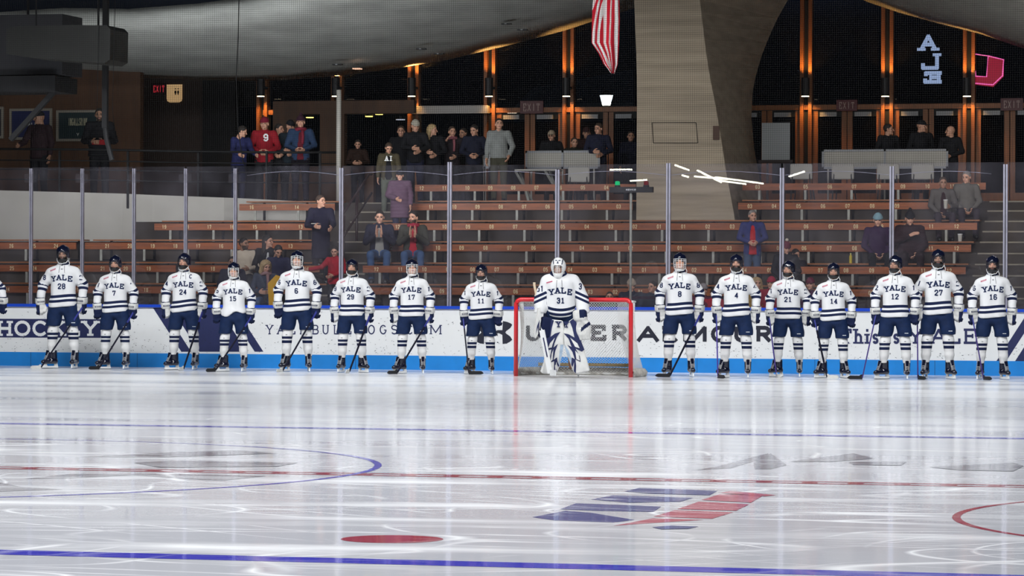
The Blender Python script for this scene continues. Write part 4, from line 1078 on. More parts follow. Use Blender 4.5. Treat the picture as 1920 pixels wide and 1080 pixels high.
# aisle handrail
mb = MB(); m_ = M['rail']
yA, yB = yf(1)+.2, yf(5)+.2
xh = WX(676, 5)
r = thing('stair_handrail', 'dark sloping double handrail up the aisle beside the tall cream pole', 'handrail', (0, 0, 0))
mb.tube([W(641, 404, 4.2), W(692, 327, 6.2), W(697, 327, 6.6)], .020, m_, 8); mb.tube([W(644, 444, 4.2), W(697, 362, 6.2)], .020, m_, 8); mb.build('rail', r, smooth=True)
p = W(669, 365, 5.2); mb = MB(); mb.tube([(p.x, p.y, tread(2)), (p.x, p.y, p.z)], .028, m_, 8); mb.build('post', r, smooth=True)
p = W(645, 404, 4.3); mb = MB(); mb.tube([(p.x, p.y, tread(1)), (p.x, p.y, p.z)], .022, m_, 8); mb.build('post', r, smooth=True)
# tall cream pole
p0 = W(626, 400, 6.3); p1 = W(634, 167, 6.3)
mb = MB(); mb.tube([(p0.x, 6.6, ZC), (p0.x, 6.6, p1.z)], .047, M['wall_white'], 12); tag(mb.build('pole', smooth=True), 'tall plain cream pole rising beside the aisle stairs', 'pole')

# curved cream parapet wall at the left
plan = [(-80, 5.3), (0, 5.35), (120, 5.45), (230, 5.65), (285, 5.95), (420, 6.3), (447, 6.52), (628, 6.55)]
topy = [357, 357, 360, 363, 365.5, 370.5, 371.5, 381]
mb = MB(); V = []
for (px, y), ty in zip(plan, topy):
    x = WX(px, y, 400); z = WZ(px, ty, y)
    V += [(x, y, 1.4), (x, y, z), (x-.03, y+.14, z), (x-.03, y+.14, 1.4)]
F = []
for k in range(len(plan)-1):
    for a in range(4): F.append((k*4+a, k*4+(a+1) % 4, (k+1)*4+(a+1) % 4, (k+1)*4+a))
mb.add(V, F, M['wall_white']); struct(mb.build('wall_parapet', smooth=False))

# ------------------------------------------------------------------ concourse facade
YFAC = 12.0
BX = [495, 635, 778, 921, 1068, 1215, 1364, 1513, 1665, 1818, 1970]
zt_ = WZ(1000, 200, YFAC); ztr0, ztr1 = WZ(1000, 211, YFAC), WZ(1000, 202, YFAC)
XB = [WX(p, YFAC, 205) for p in BX]
_LOWC = [(-80, 118), (120, 137), (370, 150), (530, 150.5), (640, 142), (740, 129), (840, 112), (950, 86), (1060, 57), (1130, 34), (1200, 12), (1380, -25), (1590, -14), (1625, 3), (1680, 22), (1760, 44), (1840, 64), (1920, 91), (1990, 118)]
def roof_z(px):
    y = float(np.interp(px, [p[0] for p in _LOWC], [p[1] for p in _LOWC])); return WZ(px, y, YFAC)+.12
M['nightglass'] = M['winglass']
M['closer'] = mat('door_closer', (.30, .31, .33), .5)
for i in range(len(XB)-1):
    a, b = XB[i], XB[i+1]
    w = tag(link('window_%d' % (i+1), None) if False else bpy.data.objects.new('window_%d' % (i+1), None), None, kind='structure'); COL.objects.link(w)
    mb = MB(); mb.prism([(a+.05, zt_+.07), (b-.05, zt_+.07), (b-.05, roof_z(BX[i+1])), (a+.05, roof_z(BX[i]))], .02, M['winglass'], Matrix.Translation((0, YFAC, 0))); mb.build('pane', w)
    mb = MB(); mb.box((a, YFAC-.08, ztr0), (b, YFAC+.06, ztr1), M['wood']); mb.build('transom', w)
    if i == 9: break
for i, x in enumerate(XB):
    mb = MB(); ZTOP = roof_z(BX[i])
    for s in (-1, 1): mb.box((x-.035+s*.085, YFAC-.16, ZC), (x+.035+s*.085, YFAC+.08, ZTOP), M['wood'])
    mb.box((x-.05, YFAC-.02, ZC), (x+.05, YFAC+.05, ZTOP), M['dark'])
    o = mb.build('trim_%d' % (i+1)); struct(o)
dn = 0
for i in range(3, len(XB)-1):
    a, b = XB[i]+.12, XB[i+1]-.12; mid = (a+b)/2
    if i == 5: continue
    for s, (u, v) in enumerate(((a, mid), (mid, b))):
        dn += 1
        d = bpy.data.objects.new('door_%d' % dn, None); COL.objects.link(d); d['kind'] = 'structure'
        mb = MB(); fw = .11
        mb.box((u+.01, YFAC-.03, ZC+.02), (u+fw, YFAC+.03, ztr0-.01), M['wood']); mb.box((v-fw, YFAC-.03, ZC+.02), (v-.01, YFAC+.03, ztr0-.01), M['wood'])
        mb.box((u+fw, YFAC-.03, ztr0-.14), (v-fw, YFAC+.03, ztr0-.01), M['dark']); mb.box((u+fw, YFAC-.03, ZC+.02), (v-fw, YFAC+.03, ZC+.30), M['wood'])
        mb.build('frame', d)
        mb = MB(); mb.box((u+fw, YFAC-.01, ZC+.3), (v-fw, YFAC+.01, ztr0-.14), M['winglass']); mb.build('pane', d)
        mb = MB(); mb.box((u+.16, YFAC-.09, ztr0-.14), (u+.50, YFAC-.03, ztr0-.05), M['closer']); mb.build('closer', d)
# silver door-operator header over the third bay
mb = MB(); a, b = W(776, 205, 11.8), W(918, 205, 11.8); mb.box((a.x, 11.62, WZ(850, 213, 11.7)), (b.x, 11.82, WZ(850, 198.5, 11.7)), mat('brushed_header', (.34, .32, .30), .4, metal=.3))
tag(mb.build('door_operator_header'), 'long silver automatic door header above the crowded entrance', 'door header')
# wooden vestibule and wall left of the doors
def wallbox(name, xa, ya, xb, yb, Y, th, m, kind='structure'):
    p = W(xa, ya, Y); q = W(xb, yb, Y); mb = MB(); mb.box((p.x, Y, min(p.z, q.z)), (q.x, Y+th, max(p.z, q.z)), m); o = mb.build(name)
    if kind: o['kind'] = kind
    return o
wallbox('wall_vestibule', 512, 190, 562, 386, 11.2, .2, M['woodwall']); wallbox('wall_vestibule', 600, 212, 645, 386, 11.2, .2, M['woodwall'])
wallbox('wall_vestibule', 512, 190, 776, 212, 11.19, .2, M['woodwall'])
wallbox('wall_low', 560, 312, 700, 420, 9.6, .15, M['woodwall'])
wallbox('wall_left', -60, 120, 262, 420, 10.2, .2, M['woodwall'])
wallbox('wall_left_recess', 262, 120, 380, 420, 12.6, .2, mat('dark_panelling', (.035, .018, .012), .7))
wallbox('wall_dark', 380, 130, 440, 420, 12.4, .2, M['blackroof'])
# outside night backdrop: a distant building wall, dim
mb = MB(); mb.box((-30, 26, 0), (32, 26.3, 12), mat('night_building', (.02, .03, .055), .9, noise=.3, nscale=.3)); struct(mb.build('wall_outside'))
mb = MB(); mb.box((-30, 12.3, 2.6), (32, 27, 2.9), mat('night_pavement', (.02, .02, .025), .9)); struct(mb.build('floor_outside'))
p = W(940, 230, 25.9); mb = MB(); mb.prism([(0, 0), (W(1000, 165, 25.9).x-p.x, WZ(1000, 165, 25.9)-p.z), (W(1190, 130, 25.9).x-p.x, WZ(1190, 130, 25.9)-p.z), (W(1190, 230, 25.9).x-p.x, 0)], .1, mat('lit_facade', (.10, .14, .19), .9), Matrix.Translation((p.x, 25.8, p.z))); struct(mb.build('wall_outside_gable'))
# street lantern
p = W(1137, 187, 20)
r = thing('street_lantern', 'glowing white lantern outside the windows, beside the hanging flag', 'street lamp', (p.x, 20, 2.9))
zz = p.z-2.9
mb = MB(); mb.tube([(0, 0, 0), (0, 0, zz-.13)], .05, M['dark'], 8); mb.build('pole', r)
mb = MB(); mb.tube([(0, 0, zz-.13), (0, 0, zz-.10), (0, 0, zz+.10)], [.09, .10, .155], emis('lantern_glow', (1, 1, .78), 9), 8); mb.build('lamp_shade', r)
mb = MB(); mb.tube([(0, 0, zz+.10), (0, 0, zz+.16), (0, 0, zz+.22)], [.17, .10, .02], M['dark'], 8); mb.build('lid', r)
p = W(961, 215, 20); mb = MB(); mb.box((p.x-.10, 19.9, p.z-.04), (p.x+.10, 20, p.z+.04), emis('lantern_far', (1, .8, .6), 5)); mb.box((p.x-.02, 19.95, 2.9), (p.x+.02, 19.99, p.z-.03), M['dark']); tag(mb.build('wall_lantern'), 'small warm lantern seen through the door beside the grey sweater', 'street lamp')
# downlight cylinders on the mullions
ORG = (1.0, .50, .14)
for i, px in enumerate((489, 629, 772, 917, 1062, 1510, 1660, 1813)):
    y = 11.45; top = W(px, 146, y); bot = W(px, 181, y)
    nm = ['left of the vestibule', 'behind the tall cream pole', 'at the corner of the silver header', 'above the man in the grey sweater', 'near the pillar by the flag', 'first right of the pillar', 'second right of the pillar', 'beside the red emblem reflection'][i]
    r = thing('mullion_lamp', 'black cylindrical up-and-down lamp on a window mullion, '+nm, 'lamp', (top.x, y, bot.z), 0, 'black cylinder lamps on the window mullions')
    h = top.z-bot.z
    mb = MB(); mb.tube([(0, 0, .01), (0, 0, h)], .085, M['black'], 14); mb.beam((0, 0, h*.5), (0, .4, h*.5), .05, .05, M['black']); mb.build('housing', r)
    mb = MB(); mb.tube([(0, 0, -.002), (0, 0, .012)], .078, M['lampface'], 14); mb.build('lamp_face', r)
    st_ = 1.0 if i not in (1,) else .5
    for zz_, e_, up in ((bot.z-.02, 34, -1), (top.z+.02, 46, 1)):
        d_ = bpy.data.lights.new('mullion_light', 'SPOT'); d_.energy = e_*st_; d_.color = ORG; d_.spot_size = math.radians(95); d_.spot_blend = .6; d_.shadow_soft_size = .05
        l_ = bpy.data.objects.new('mullion_light', d_); COL.objects.link(l_); l_.location = (top.x, y+.12, zz_)
        l_.rotation_euler = Vector((0, .45, up)).to_track_quat('-Z', 'Y').to_euler()
def disc(px, py, Y, r, label, m=None):
    p = W(px, py, Y); mb = MB(); mb.tube([(p.x, Y, p.z), (p.x, Y, p.z+.015)], r, m or M['lampface'], 12); mb.tube([(p.x, Y, p.z+.015), (p.x, Y, p.z+.09)], r*1.15, M['black'], 12); tag(mb.build('ceiling_downlight'), label, 'ceiling light', 'small downlights of the lobby')
for px, py, l in ((654, 212, 'yellow lobby downlight, first of a pair behind the pole'), (649, 211, 'yellow lobby downlight overlapping its neighbour by the pole'), (692, 219, 'yellow lobby downlight nearest the entrance'), (711, 215, 'yellow lobby downlight farthest from the pole'), (581, 221, 'orange lobby downlight above the blue-jacketed fan')):
    disc(px, py, 15, .085, l, emis('yellow_lamp', (1, .75, .15), 4))
for px, py, l in ((751, 225, 'pale lobby strip lamp behind the crowd'),): disc(px, py, 14, .10, l, emis('pale_lamp', (.8, .85, 1), .5))

# EXIT and other signs
def exit_sign(px0, px1, py0, py1, Y, label, lit):
    a, b = W(px0, py1, Y), W(px1, py0, Y)
    r = thing('exit_sign', label, 'exit sign', (a.x, Y, a.z)); w, h = b.x-a.x, b.z-a.z
    mb = MB(); mb.box((0, 0, 0), (w, .05, h), M['exitred'] if not lit else mat('exit_dark', (.02, .0, .002), .5)); mb.build('housing', r)
    mb = MB(); t = text_quads('EXIT', w*.15, h*.62, w*.035, w*.045, False); flat_text(mb, t, w/2, h*.18, -.006, mat('exit_letters', (.30, .24, .22), .5, emit=(1.0, .01, .04) if lit else (1, .55, .45), es=.45 if lit else .02)); mb.build('lettering', r)
exit_sign(284, 312, 156, 177, 12.55, 'glowing red EXIT sign beside the restroom sign', True)
exit_sign(975, 1018, 189, 213, 11.868, 'dark red EXIT sign with pale letters over the doors near the grey sweater', False)
exit_sign(1568, 1607, 187, 208, 11.868, 'dim dark red EXIT sign on the transom right of the pillar', False)
exit_sign(1876, 1918, 184, 207, 11.868, 'dim EXIT sign cut by the picture border at the far doors', False)
p, q = W(312.5, 192, 12.57), W(341, 158, 12.57)
r = thing('restroom_sign', 'lit cream restroom sign with rounded corners and two figures', 'sign', (p.x, 12.57, p.z)); w, h = q.x-p.x, q.z-p.z
poly = [(w*.2, 0), (w*.8, 0), (w*.95, h*.06), (w, h*.2), (w, h), (0, h), (0, h*.2), (w*.05, h*.06)]
mb = MB(); mb.prism(poly, .03, mat('sign_cream', (.6, .45, .25), .6, emit=(1, .62, .28), es=.33)); mb.build('panel', r)
mb = MB()
for x in (.58, .76): mb.box((w*x-.012, -.004, h*.42), (w*x+.012, 0, h*.66), M['black']); mb.box((w*x-.02, -.004, h*.5), (w*x+.02, -.001, h*.62), M['black']); mb.tube([(w*x, -.003, h*.72), (w*x, -.001, h*.78)], .014, M['black'], 8)
mb.build('pictogram', r)
# framed posters on the wooden wall
M['pframe'] = mat('poster_frame', (.30, .27, .22), .7)
def poster(xa, xb, ya, yb, label, bgc, lines):
    Y = 10.14; a, b = W(xa, yb, Y), W(xb, ya, Y); w, h = b.x-a.x, b.z-a.z
    r = thing('framed_poster', label, 'poster', (a.x, Y, a.z)); f = .05
    mb = MB(); mb.box((0, 0, 0), (w, .05, f), M['pframe']); mb.box((0, 0, h-f), (w, .05, h), M['pframe']); mb.box((0, 0, f), (f, .05, h-f), M['pframe']); mb.box((w-f, 0, f), (w, .05, h-f), M['pframe']); mb.build('frame', r)
    mb = MB(); mb.box((f, .03, f), (w-f, .05, h-f), mat('poster_print', bgc, .5))
    for txt, cz, gw, gh, t, c_ in lines: flat_text(mb, text_quads(txt, gw, gh, t, gw*.15, False), w/2, h*cz, .028, mat('print_ink', c_, .6))
    mb.build('print', r)
poster(17, 97, 203, 262, 'navy framed poster reading YALE on the wooden wall', (.012, .018, .09), [('YALE', .42, .06, .085, .018, (.5, .5, .5))])
poster(105, 185, 206, 265, 'dark green framed poster with tall cream INGALLS RINK lettering', (.010, .028, .032), [('INGALLSRINK', .50, .034, .16, .012, (.55, .52, .35)), ('Y', .16, .06, .07, .016, (.5, .5, .45))])
poster(-60, 6, 200, 260, 'framed poster cut by the picture border', (.02, .02, .03), [])

# concourse railing on the left
r = thing('concourse_railing', 'dark metal guard railing along the upper concourse above the cream wall', 'railing', (0, 0, 0))
def along(py, Yo=0):
    return [(WX(px, y, 300), y+.2+Yo, WZ(px, py+dy, y+.2)) for (px, y), dy in zip([(-60, 5.2), (120, 5.3), (250, 5.5), (340, 5.8), (440, 6.3), (540, 6.7), (628, 6.85)], (0, 1, 3, 5, 6, 7, 7))]
mb = MB()
for py, rr in ((279, .022), (300, .012), (317, .012), (336, .012)): mb.tube(along(py), rr, M['dark'], 8)
mb.build('rail', r, smooth=True)
for px, y in ((112, 5.5), (240, 5.7), (372, 6.2), (500, 6.7), (600, 7.0)):
    x = WX(px, y, 300); mb = MB(); mb.box((x-.02, y-.02, ZC-.12), (x+.02, y+.02, WZ(px, 283, y)), M['dark']); mb.build('post', r)

# white barricades, sign board, chairs, stools
def barricade(xa, xb, ya, yb, Y, label, legs=True, m='wall_white'):
    a, b = W(xa, yb, Y), W(xb, ya, Y); r = thing('barricade', label, 'barricade', (a.x, Y, ZC)); w = b.x-a.x; z0, z1 = a.z-ZC, b.z-ZC
    mb = MB(); mb.box((0, 0, z0), (w, .03, z1), M[m]); mb.build('panel', r)
    mb = MB(); t = .04
    for q in ((0, z0, w, z0+t), (0, z1-t, w, z1), (0, z0, t, z1), (w-t, z0, w, z1), (w/2-.02, z0, w/2+.02, z1)): mb.box((q[0], -.015, q[1]), (q[2], 0, q[3]), M['closer'])
    mb.build('frame', r)
    if legs:
        for x in (.12, w*.5, w-.12): mb = MB(); mb.beam((x, .015, z0), (x, .015, 0), .03, .03, M['wall_white']); mb.build('leg', r)
    return r
barricade(897, 921, 283, 316, 8.6, 'short white barricade panel partly hidden by the man in the grey sweater')
barricade(985, 1125, 282, 317, 8.4, 'long white barricade panel below the EXIT sign')
barricade(1541, 1778, 279, 317, 8.4, 'longest white framed barricade in front of the uniformed officers')
a, b = W(1428, 300, 9.2), W(1481, 230, 9.2)
r = thing('sign_board', 'blank pale grey upright sign board on a dark stand right of the pillar', 'sign board', (a.x, 9.2, ZC)); w = b.x-a.x
mb = MB(); mb.box((0, 0, a.z-ZC), (w, .03, b.z-ZC), mat('board_grey', (.34, .36, .37), .6)); mb.build('panel', r)
mb = MB(); mb.box((-.06, -.02, a.z-ZC-.06), (w+.06, .08, a.z-ZC), M['rail']); mb.beam((w*.2, .03, a.z-ZC), (w*.2, .03, 0), .04, .04, M['rail']); mb.beam((w*.8, .03, a.z-ZC), (w*.8, .03, 0), .04, .04, M['rail']); mb.build('stand', r)
# easel-like folding legs under the first barricade
def folding_table(px, py, label):
    a = W(px, py, 7.9); r = thing('folding_table', label, 'table', (a.x, 7.9, ZC)); h = a.z-ZC
    mb = MB(); mb.box((-.42, -.25, h-.03), (.42, .25, h), M['wall_white']); mb.build('tabletop', r)
    for s in (-1, 1):
        mb = MB(); mb.beam((s*.30-.12, -.2, h-.03), (s*.30+.16, .2, 0), .035, .035, M['bracket']); mb.build('leg', r)
        mb = MB(); mb.beam((s*.30-.12, .2, h-.03), (s*.30+.16, -.2, 0), .035, .035, M['bracket']); mb.build('leg', r)
folding_table(1010, 318, 'small folding table with slanted metal legs under the long barricade')
def chair(px, py, label):
    a = W(px, py, 7.6); r = thing('chair', label, 'chair', (a.x, 7.6, ZC), 0, 'white shell chairs along the concourse edge'); zt = a.z-ZC
    def f(P): return np.maximum(rbox(P, (0, 0, zt-.14), (.215, .03, .15), .028)-.0, -10)+.25*P[..., 0]**2*0
    v, fa = surf(lambda P: rbox(P-np.stack([0*P[..., 0], .5*P[..., 0]**2, 0*P[..., 0]], -1), (0, 0, zt-.14), (.215, .024, .15), .022), (-.25, -.05, zt-.3), (.25, .08, zt+.02), .02)
    link('backrest', np_mesh('backrest', [(v, fa, 0, None)], [M['wall_white']]), r)
    v, fa = surf(lambda P: rbox(P, (0, .22, zt-.40), (.21, .21, .022), .02), (-.24, -.02, zt-.45), (.24, .46, zt-.34), .02)
    link('seat', np_mesh('seat', [(v, fa, 0, None)], [M['wall_white']]), r)
    for x in (-.18, .18):
        for y in (.02, .40): mb = MB(); mb.beam((x*.9, y if y > .1 else 0, zt-.40 if y > .1 else zt-.18), (x*1.1, y+(.04 if y > .1 else -.04), 0), .022, .022, M['dark']); mb.build('leg', r)
for px, l in ((1502, 'white chair at the end of the row beside the sign board'), (1580, 'white chair under the start of the longest barricade'), (1665, 'white chair in the middle of the row under the barricade'), (1730, 'white chair nearest the grey-jacketed couple')): chair(px, 308, l)
for px, l in ((1085, 'white chair under the long barricade near the pillar'),): chair(px, 314, l)

# ------------------------------------------------------------------ concrete pillar and roof
def px_loft(name, rows, m, kind='structure'):
    """rows: (py, x_left_front, x_right_front, x_right_back, y_front, y_back)"""
    V = []; F = []
    for py, a, b, c, yf_, yb in rows:
        z = WZ(1280, py, yf_)
        A = WX(a, yf_, py); B = WX(b, yf_, py); Cx = WX(c, yb, py)
        V += [(A, yf_, z), (B, yf_, z), (Cx, yb, z), (A, yb, z)]
    n = len(rows)
    for k in range(n-1):
        for a in range(4): F.append((k*4+a, k*4+(a+1) % 4, (k+1)*4+(a+1) % 4, (k+1)*4+a))
    F += [(0, 1, 2, 3), ((n-1)*4+3, (n-1)*4+2, (n-1)*4+1, (n-1)*4)]
    mb = MB(); mb.add(V, F, m); o = mb.build(name); o['kind'] = kind; return o
def board_concrete(name, col):
    m = mat(name, col, .85, bump=.25, noise=.22, nscale=1.6, stretch=(.35, 1, 5)); return m
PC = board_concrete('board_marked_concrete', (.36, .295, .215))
rows = [(440, 1193, 1381, 1440, 5.9, 10.6), (400, 1193, 1376, 1436, 5.9, 10.6), (320, 1193.5, 1361, 1424, 5.9, 10.5), (260, 1194, 1352, 1414, 5.9, 10.5), (200, 1194.5, 1342, 1409, 5.9, 10.5), (150, 1194, 1332, 1411, 5.9, 10.5), (125, 1193.5, 1328, 1415, 5.9, 10.5), (100, 1193, 1324, 1421, 5.9, 10.5), (75, 1192, 1321, 1428, 5.9, 10.5), (50, 1191, 1318, 1437, 5.9, 10.5), (25, 1190, 1315, 1447, 5.9, 10.5), (0, 1189, 1312, 1458, 5.9, 10.5), (-60, 1186, 1305, 1490, 5.9, 10.5)]
px_loft('concrete_pillar', rows, PC)
# cast panel outline on the pillar and small rusty plate
mb = MB(); Y = 5.893
def strip(x0, y0, x1, y1, w=.012): mb.beam(W(x0, y0, Y), W(x1, y1, Y), w, .01, M['concrete'])
strip(1222.5, 230, 1305, 230); strip(1222.5, 230, 1225, 268); strip(1225, 268, 1308.5, 268); strip(1305, 230, 1308.5, 268)
o = mb.build('trim_panel_outline'); struct(o)
mb = MB(); a, b = W(1337, 262, Y), W(1349, 236, Y); mb.box((a.x, Y-.02, a.z), (b.x, Y+.005, b.z), mat('rust_plate', (.08, .04, .025), .7)); tag(mb.build('wall_plate'), 'small rusty rectangular plate on the edge of the pillar', 'plate')
# roof soffit: concrete rim that sweeps up towards the pillar on both sides
def soffit(name, low, up, ylow=11.6, yup=5.5, m=None, n=6):
    V = []; F = []
    for (lx, ly), (ux, uy) in zip(low, up):
        A = W(lx, ly, ylow); B = W(ux, uy, yup)
        for k in range(n+1):
            t = k/n; q = A.lerp(B, t); q.z -= .22*math.sin(PI*t); V.append(q)
    N = len(low)
    for i in range(N-1):
        for k in range(n): a = i*(n+1)+k; F.append((a, a+1, a+n+2, a+n+1))
    mb = MB(); mb.add(V, F, m); o = mb.build(name, smooth=True); o['kind'] = 'structure'
    md = o.modifiers.new('thick', 'SOLIDIFY'); md.thickness = .25; md.offset = 1; return o
low = [(-80, 118), (0, 124), (120, 137), (240, 144), (370, 150), (450, 151.5), (530, 150.5), (640, 142), (740, 129), (840, 112), (950, 86), (1060, 57), (1130, 34), (1200, 12)]
upx = [(-90, 52), (0, 46), (117, 38), (240, 40), (370, 30), (470, 17), (560, 0), (690, -38), (800, -68), (900, -110), (1000, -150), (1100, -185), (1160, -205), (1230, -230)]
soffit('ceiling_rim', low, upx, m=M['roof'])
low2 = [(1590, -14), (1625, 3), (1680, 22), (1760, 44), (1840, 64), (1920, 91), (1990, 118)]
up2 = [(1640, -180), (1700, -150), (1760, -120), (1830, -90), (1890, -60), (1960, -30), (2040, 0)]
soffit('ceiling_rim', low2, up2, m=M['roof'])
# dark ceiling behind and above the rim
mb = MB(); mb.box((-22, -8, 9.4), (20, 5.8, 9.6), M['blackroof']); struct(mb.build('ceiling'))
# dark space between rim and facade on the left
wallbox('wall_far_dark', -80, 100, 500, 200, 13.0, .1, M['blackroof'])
# recessed fixtures in the rim
for px, py, l in ((633, 121, 'slim recessed roof lamp above the tall pole'), (790, 92, 'slim recessed roof lamp by the third mullion'), (823, 101, 'slim recessed roof lamp right of its neighbour'), (950, 45, 'slim recessed roof lamp high on the rim'), (980, 56, 'slim recessed roof lamp near the flag')):
    t = .35; ray_ = ray(px, py)
    p = W(px, py, 9.6); mb = MB(); mb.box((p.x-.10, 9.55, p.z-.012), (p.x+.10, 9.65, p.z+.012), M['black']); mb.box((p.x-.02, 9.5, p.z-.012), (p.x+.02, 9.66, p.z+.008), M['closer']); tag(mb.build('recessed_light'), l, 'ceiling light', 'recessed lamps in the concrete roof rim')
p = W(670, 129, 10.2); mb = MB(); mb.box((p.x-.075, 10.1, p.z-.012), (p.x+.075, 10.3, p.z+.012), emis('warm_strip', (1, .6, .4), .9)); tag(mb.build('recessed_light'), 'small glowing warm roof lamp above the tall pole', 'ceiling light')

# scoreboard-like dark hanging equipment in the upper corner
r = thing('hanging_duct', 'large dark grey curved duct slab hanging in the upper corner', 'duct', W(110, 80, 1.2))
o0 = W(110, 80, 1.2)
mb = MB(); P_ = [W(a, b, 1.2)-o0 for a, b in ((12, 53), (30, 49), (120, 47), (200, 47.5), (207, 55), (206, 112), (195, 119), (120, 113), (60, 108), (12, 101))]
mb.prism([(p.x, p.z) for p in P_], .9, mat('duct_grey', (.014, .0145, .013), .5, noise=.4, nscale=1.2)); mb.build('slab', r)
for x in (-.6, .6): mb = MB(); mb.tube([(x, .4, 0), (x, .4, 9.42-o0.z)], .015, M['dark'], 6); mb.build('hanger', r)
r2 = W(60, 85, 2.6)
mb = MB(); a, b = W(-60, 150, 2.6), W(117, 26, 2.6); mb.box((a.x, 2.6, WZ(60, 140, 2.6)), (b.x, 3.6, b.z), mat('box_grey', (.008, .008, .011), .6)); mb.box((a.x, 2.5, WZ(60, 172, 2.6)), (b.x-.1, 3.6, WZ(60, 143, 2.6)), M['dark'])
mb.box((a.x+1, 3, b.z), (a.x+1.04, 3.04, 9.385), M['dark']); tag(mb.build('air_handling_unit'), 'dark box-shaped air unit behind the curved duct slab', 'air unit')
mb = MB(); mb.beam(W(20, 262, 2.9), W(112, 160, 2.9), .09, .09, M['dark']); mb.beam(W(112, 162, 2.9), W(113, 130, 2.9), .07, .07, M['dark']); tag(mb.build('support_strut'), 'dark diagonal strut below the air unit', 'strut')
mb = MB(); a = W(198, 0, 2.4); mb.beam(Vector((W(199, -30, 2.4).x, 2.4, 9.42)), W(197, 240, 2.4), .095, .095, M['dark']); mb.tube([W(197, 238, 2.4), W(200, 262, 2.4), W(210, 300, 2.4)], .05, M['dark'], 8); tag(mb.build('hanging_mast'), 'thick black vertical mast hanging through the duct slab', 'mast')
for px in (184, 213): cord('hanging_cable', [W(px+3, -10, 1.0), W(px, 120, 1.0), W(px-2, 205, 1.0), W(px+4, 262, 1.0)], .006, M['dark'], 'thin black cable '+('left' if px < 200 else 'right')+' of the thick hanging mast')

# window reflections painted as glowing shapes: stacked mirrored letters and a red hexagonal letter
M['reflblue'] = emis('reflection_pale_blue', (.45, .60, .95), .55); M['reflred'] = emis('reflection_red', (.75, .0, .06), .32); M['reflpink'] = emis('reflection_pink', (1, .15, .5), .9)
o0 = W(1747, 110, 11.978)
r = thing('letter_reflection', 'painted reflection of stacked pale blue letters A L E in the window', 'window reflection', (o0.x, 11.978, o0.z))
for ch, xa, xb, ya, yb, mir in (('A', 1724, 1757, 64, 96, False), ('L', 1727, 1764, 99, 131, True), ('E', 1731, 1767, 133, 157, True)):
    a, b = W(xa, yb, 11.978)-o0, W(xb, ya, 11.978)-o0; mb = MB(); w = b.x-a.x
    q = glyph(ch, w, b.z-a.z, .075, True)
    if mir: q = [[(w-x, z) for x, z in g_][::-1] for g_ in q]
    for g_ in q: mb.prism([(x+a.x, z+a.z) for x, z in g_], .02, M['reflblue'])
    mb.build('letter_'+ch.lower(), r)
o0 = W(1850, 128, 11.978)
r = thing('emblem_reflection', 'painted reflection of a red angular letter emblem outlined in pink in the window', 'window reflection', (o0.x, 11.978, o0.z))
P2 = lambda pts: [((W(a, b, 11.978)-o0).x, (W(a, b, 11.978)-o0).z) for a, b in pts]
mb = MB(); mb.prism(P2([(1852, 105), (1882, 112), (1882, 143), (1862, 163), (1824, 158), (1822, 142), (1850, 144)]), .02, M['reflred']); mb.build('red_body', r)
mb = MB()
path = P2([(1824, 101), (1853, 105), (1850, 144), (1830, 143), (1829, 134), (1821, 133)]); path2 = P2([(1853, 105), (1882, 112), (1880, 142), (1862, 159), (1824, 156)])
for pp in (path, path2): mb.tube([(x, -.02, z) for x, z in pp], .014, M['reflpink'], 6)
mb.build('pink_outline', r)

# flag
xs0 = [1108, 1161]; Yfl = 0.6
def flag():
    V = []; st = []; F = []
    top = [-30, 0, 20, 40, 60, 80, 100, 120, 138]
    L_ = [1110, 1112, 1110, 1109, 1108.5, 1108, 1121, 1130, 1146]; R_ = [1163, 1161, 1161, 1161, 1160, 1159.5, 1158, 1157, 1151]
    n = 40
    for side in (0, 1):
        for j, py in enumerate(top):
            for i in range(n+1):
                u = i/n; x = L_[j]+(R_[j]-L_[j])*u; p = W(x, py, Yfl)
                y = Yfl+.07*math.sin(u*13+py*.012)+.02*math.sin(u*31)+side*.006
                V.append((p.x, y, p.z)); st.append(u*9.0+1.3+(1.6*math.sin(py*.022) if u < .45 else 0)-(.0 if py > 60 else 0))
    R = len(top); N = n+1
    for side in (0, 1):
        for j in range(R-1):
            for i in range(n):
                a = side*R*N+j*N+i; q = (a, a+N, a+N+1, a+1); F.append(q if side == 0 else q[::-1])
    F += [(j*N, R*N+j*N, R*N+(j+1)*N, (j+1)*N) for j in range(R-1)]+[(j*N+n, (j+1)*N+n, R*N+(j+1)*N+n, R*N+j*N+n) for j in range(R-1)]
    F += [((R-1)*N+i, R*N+(R-1)*N+i, R*N+(R-1)*N+i+1, (R-1)*N+i+1) for i in range(n)]
    return np_mesh('flag', [(np.array(V), F, 0, np.array(st))], [M['flag']])
tag(link('flag', flag()), 'hanging flag with red and white vertical stripes in front of the windows', 'flag')
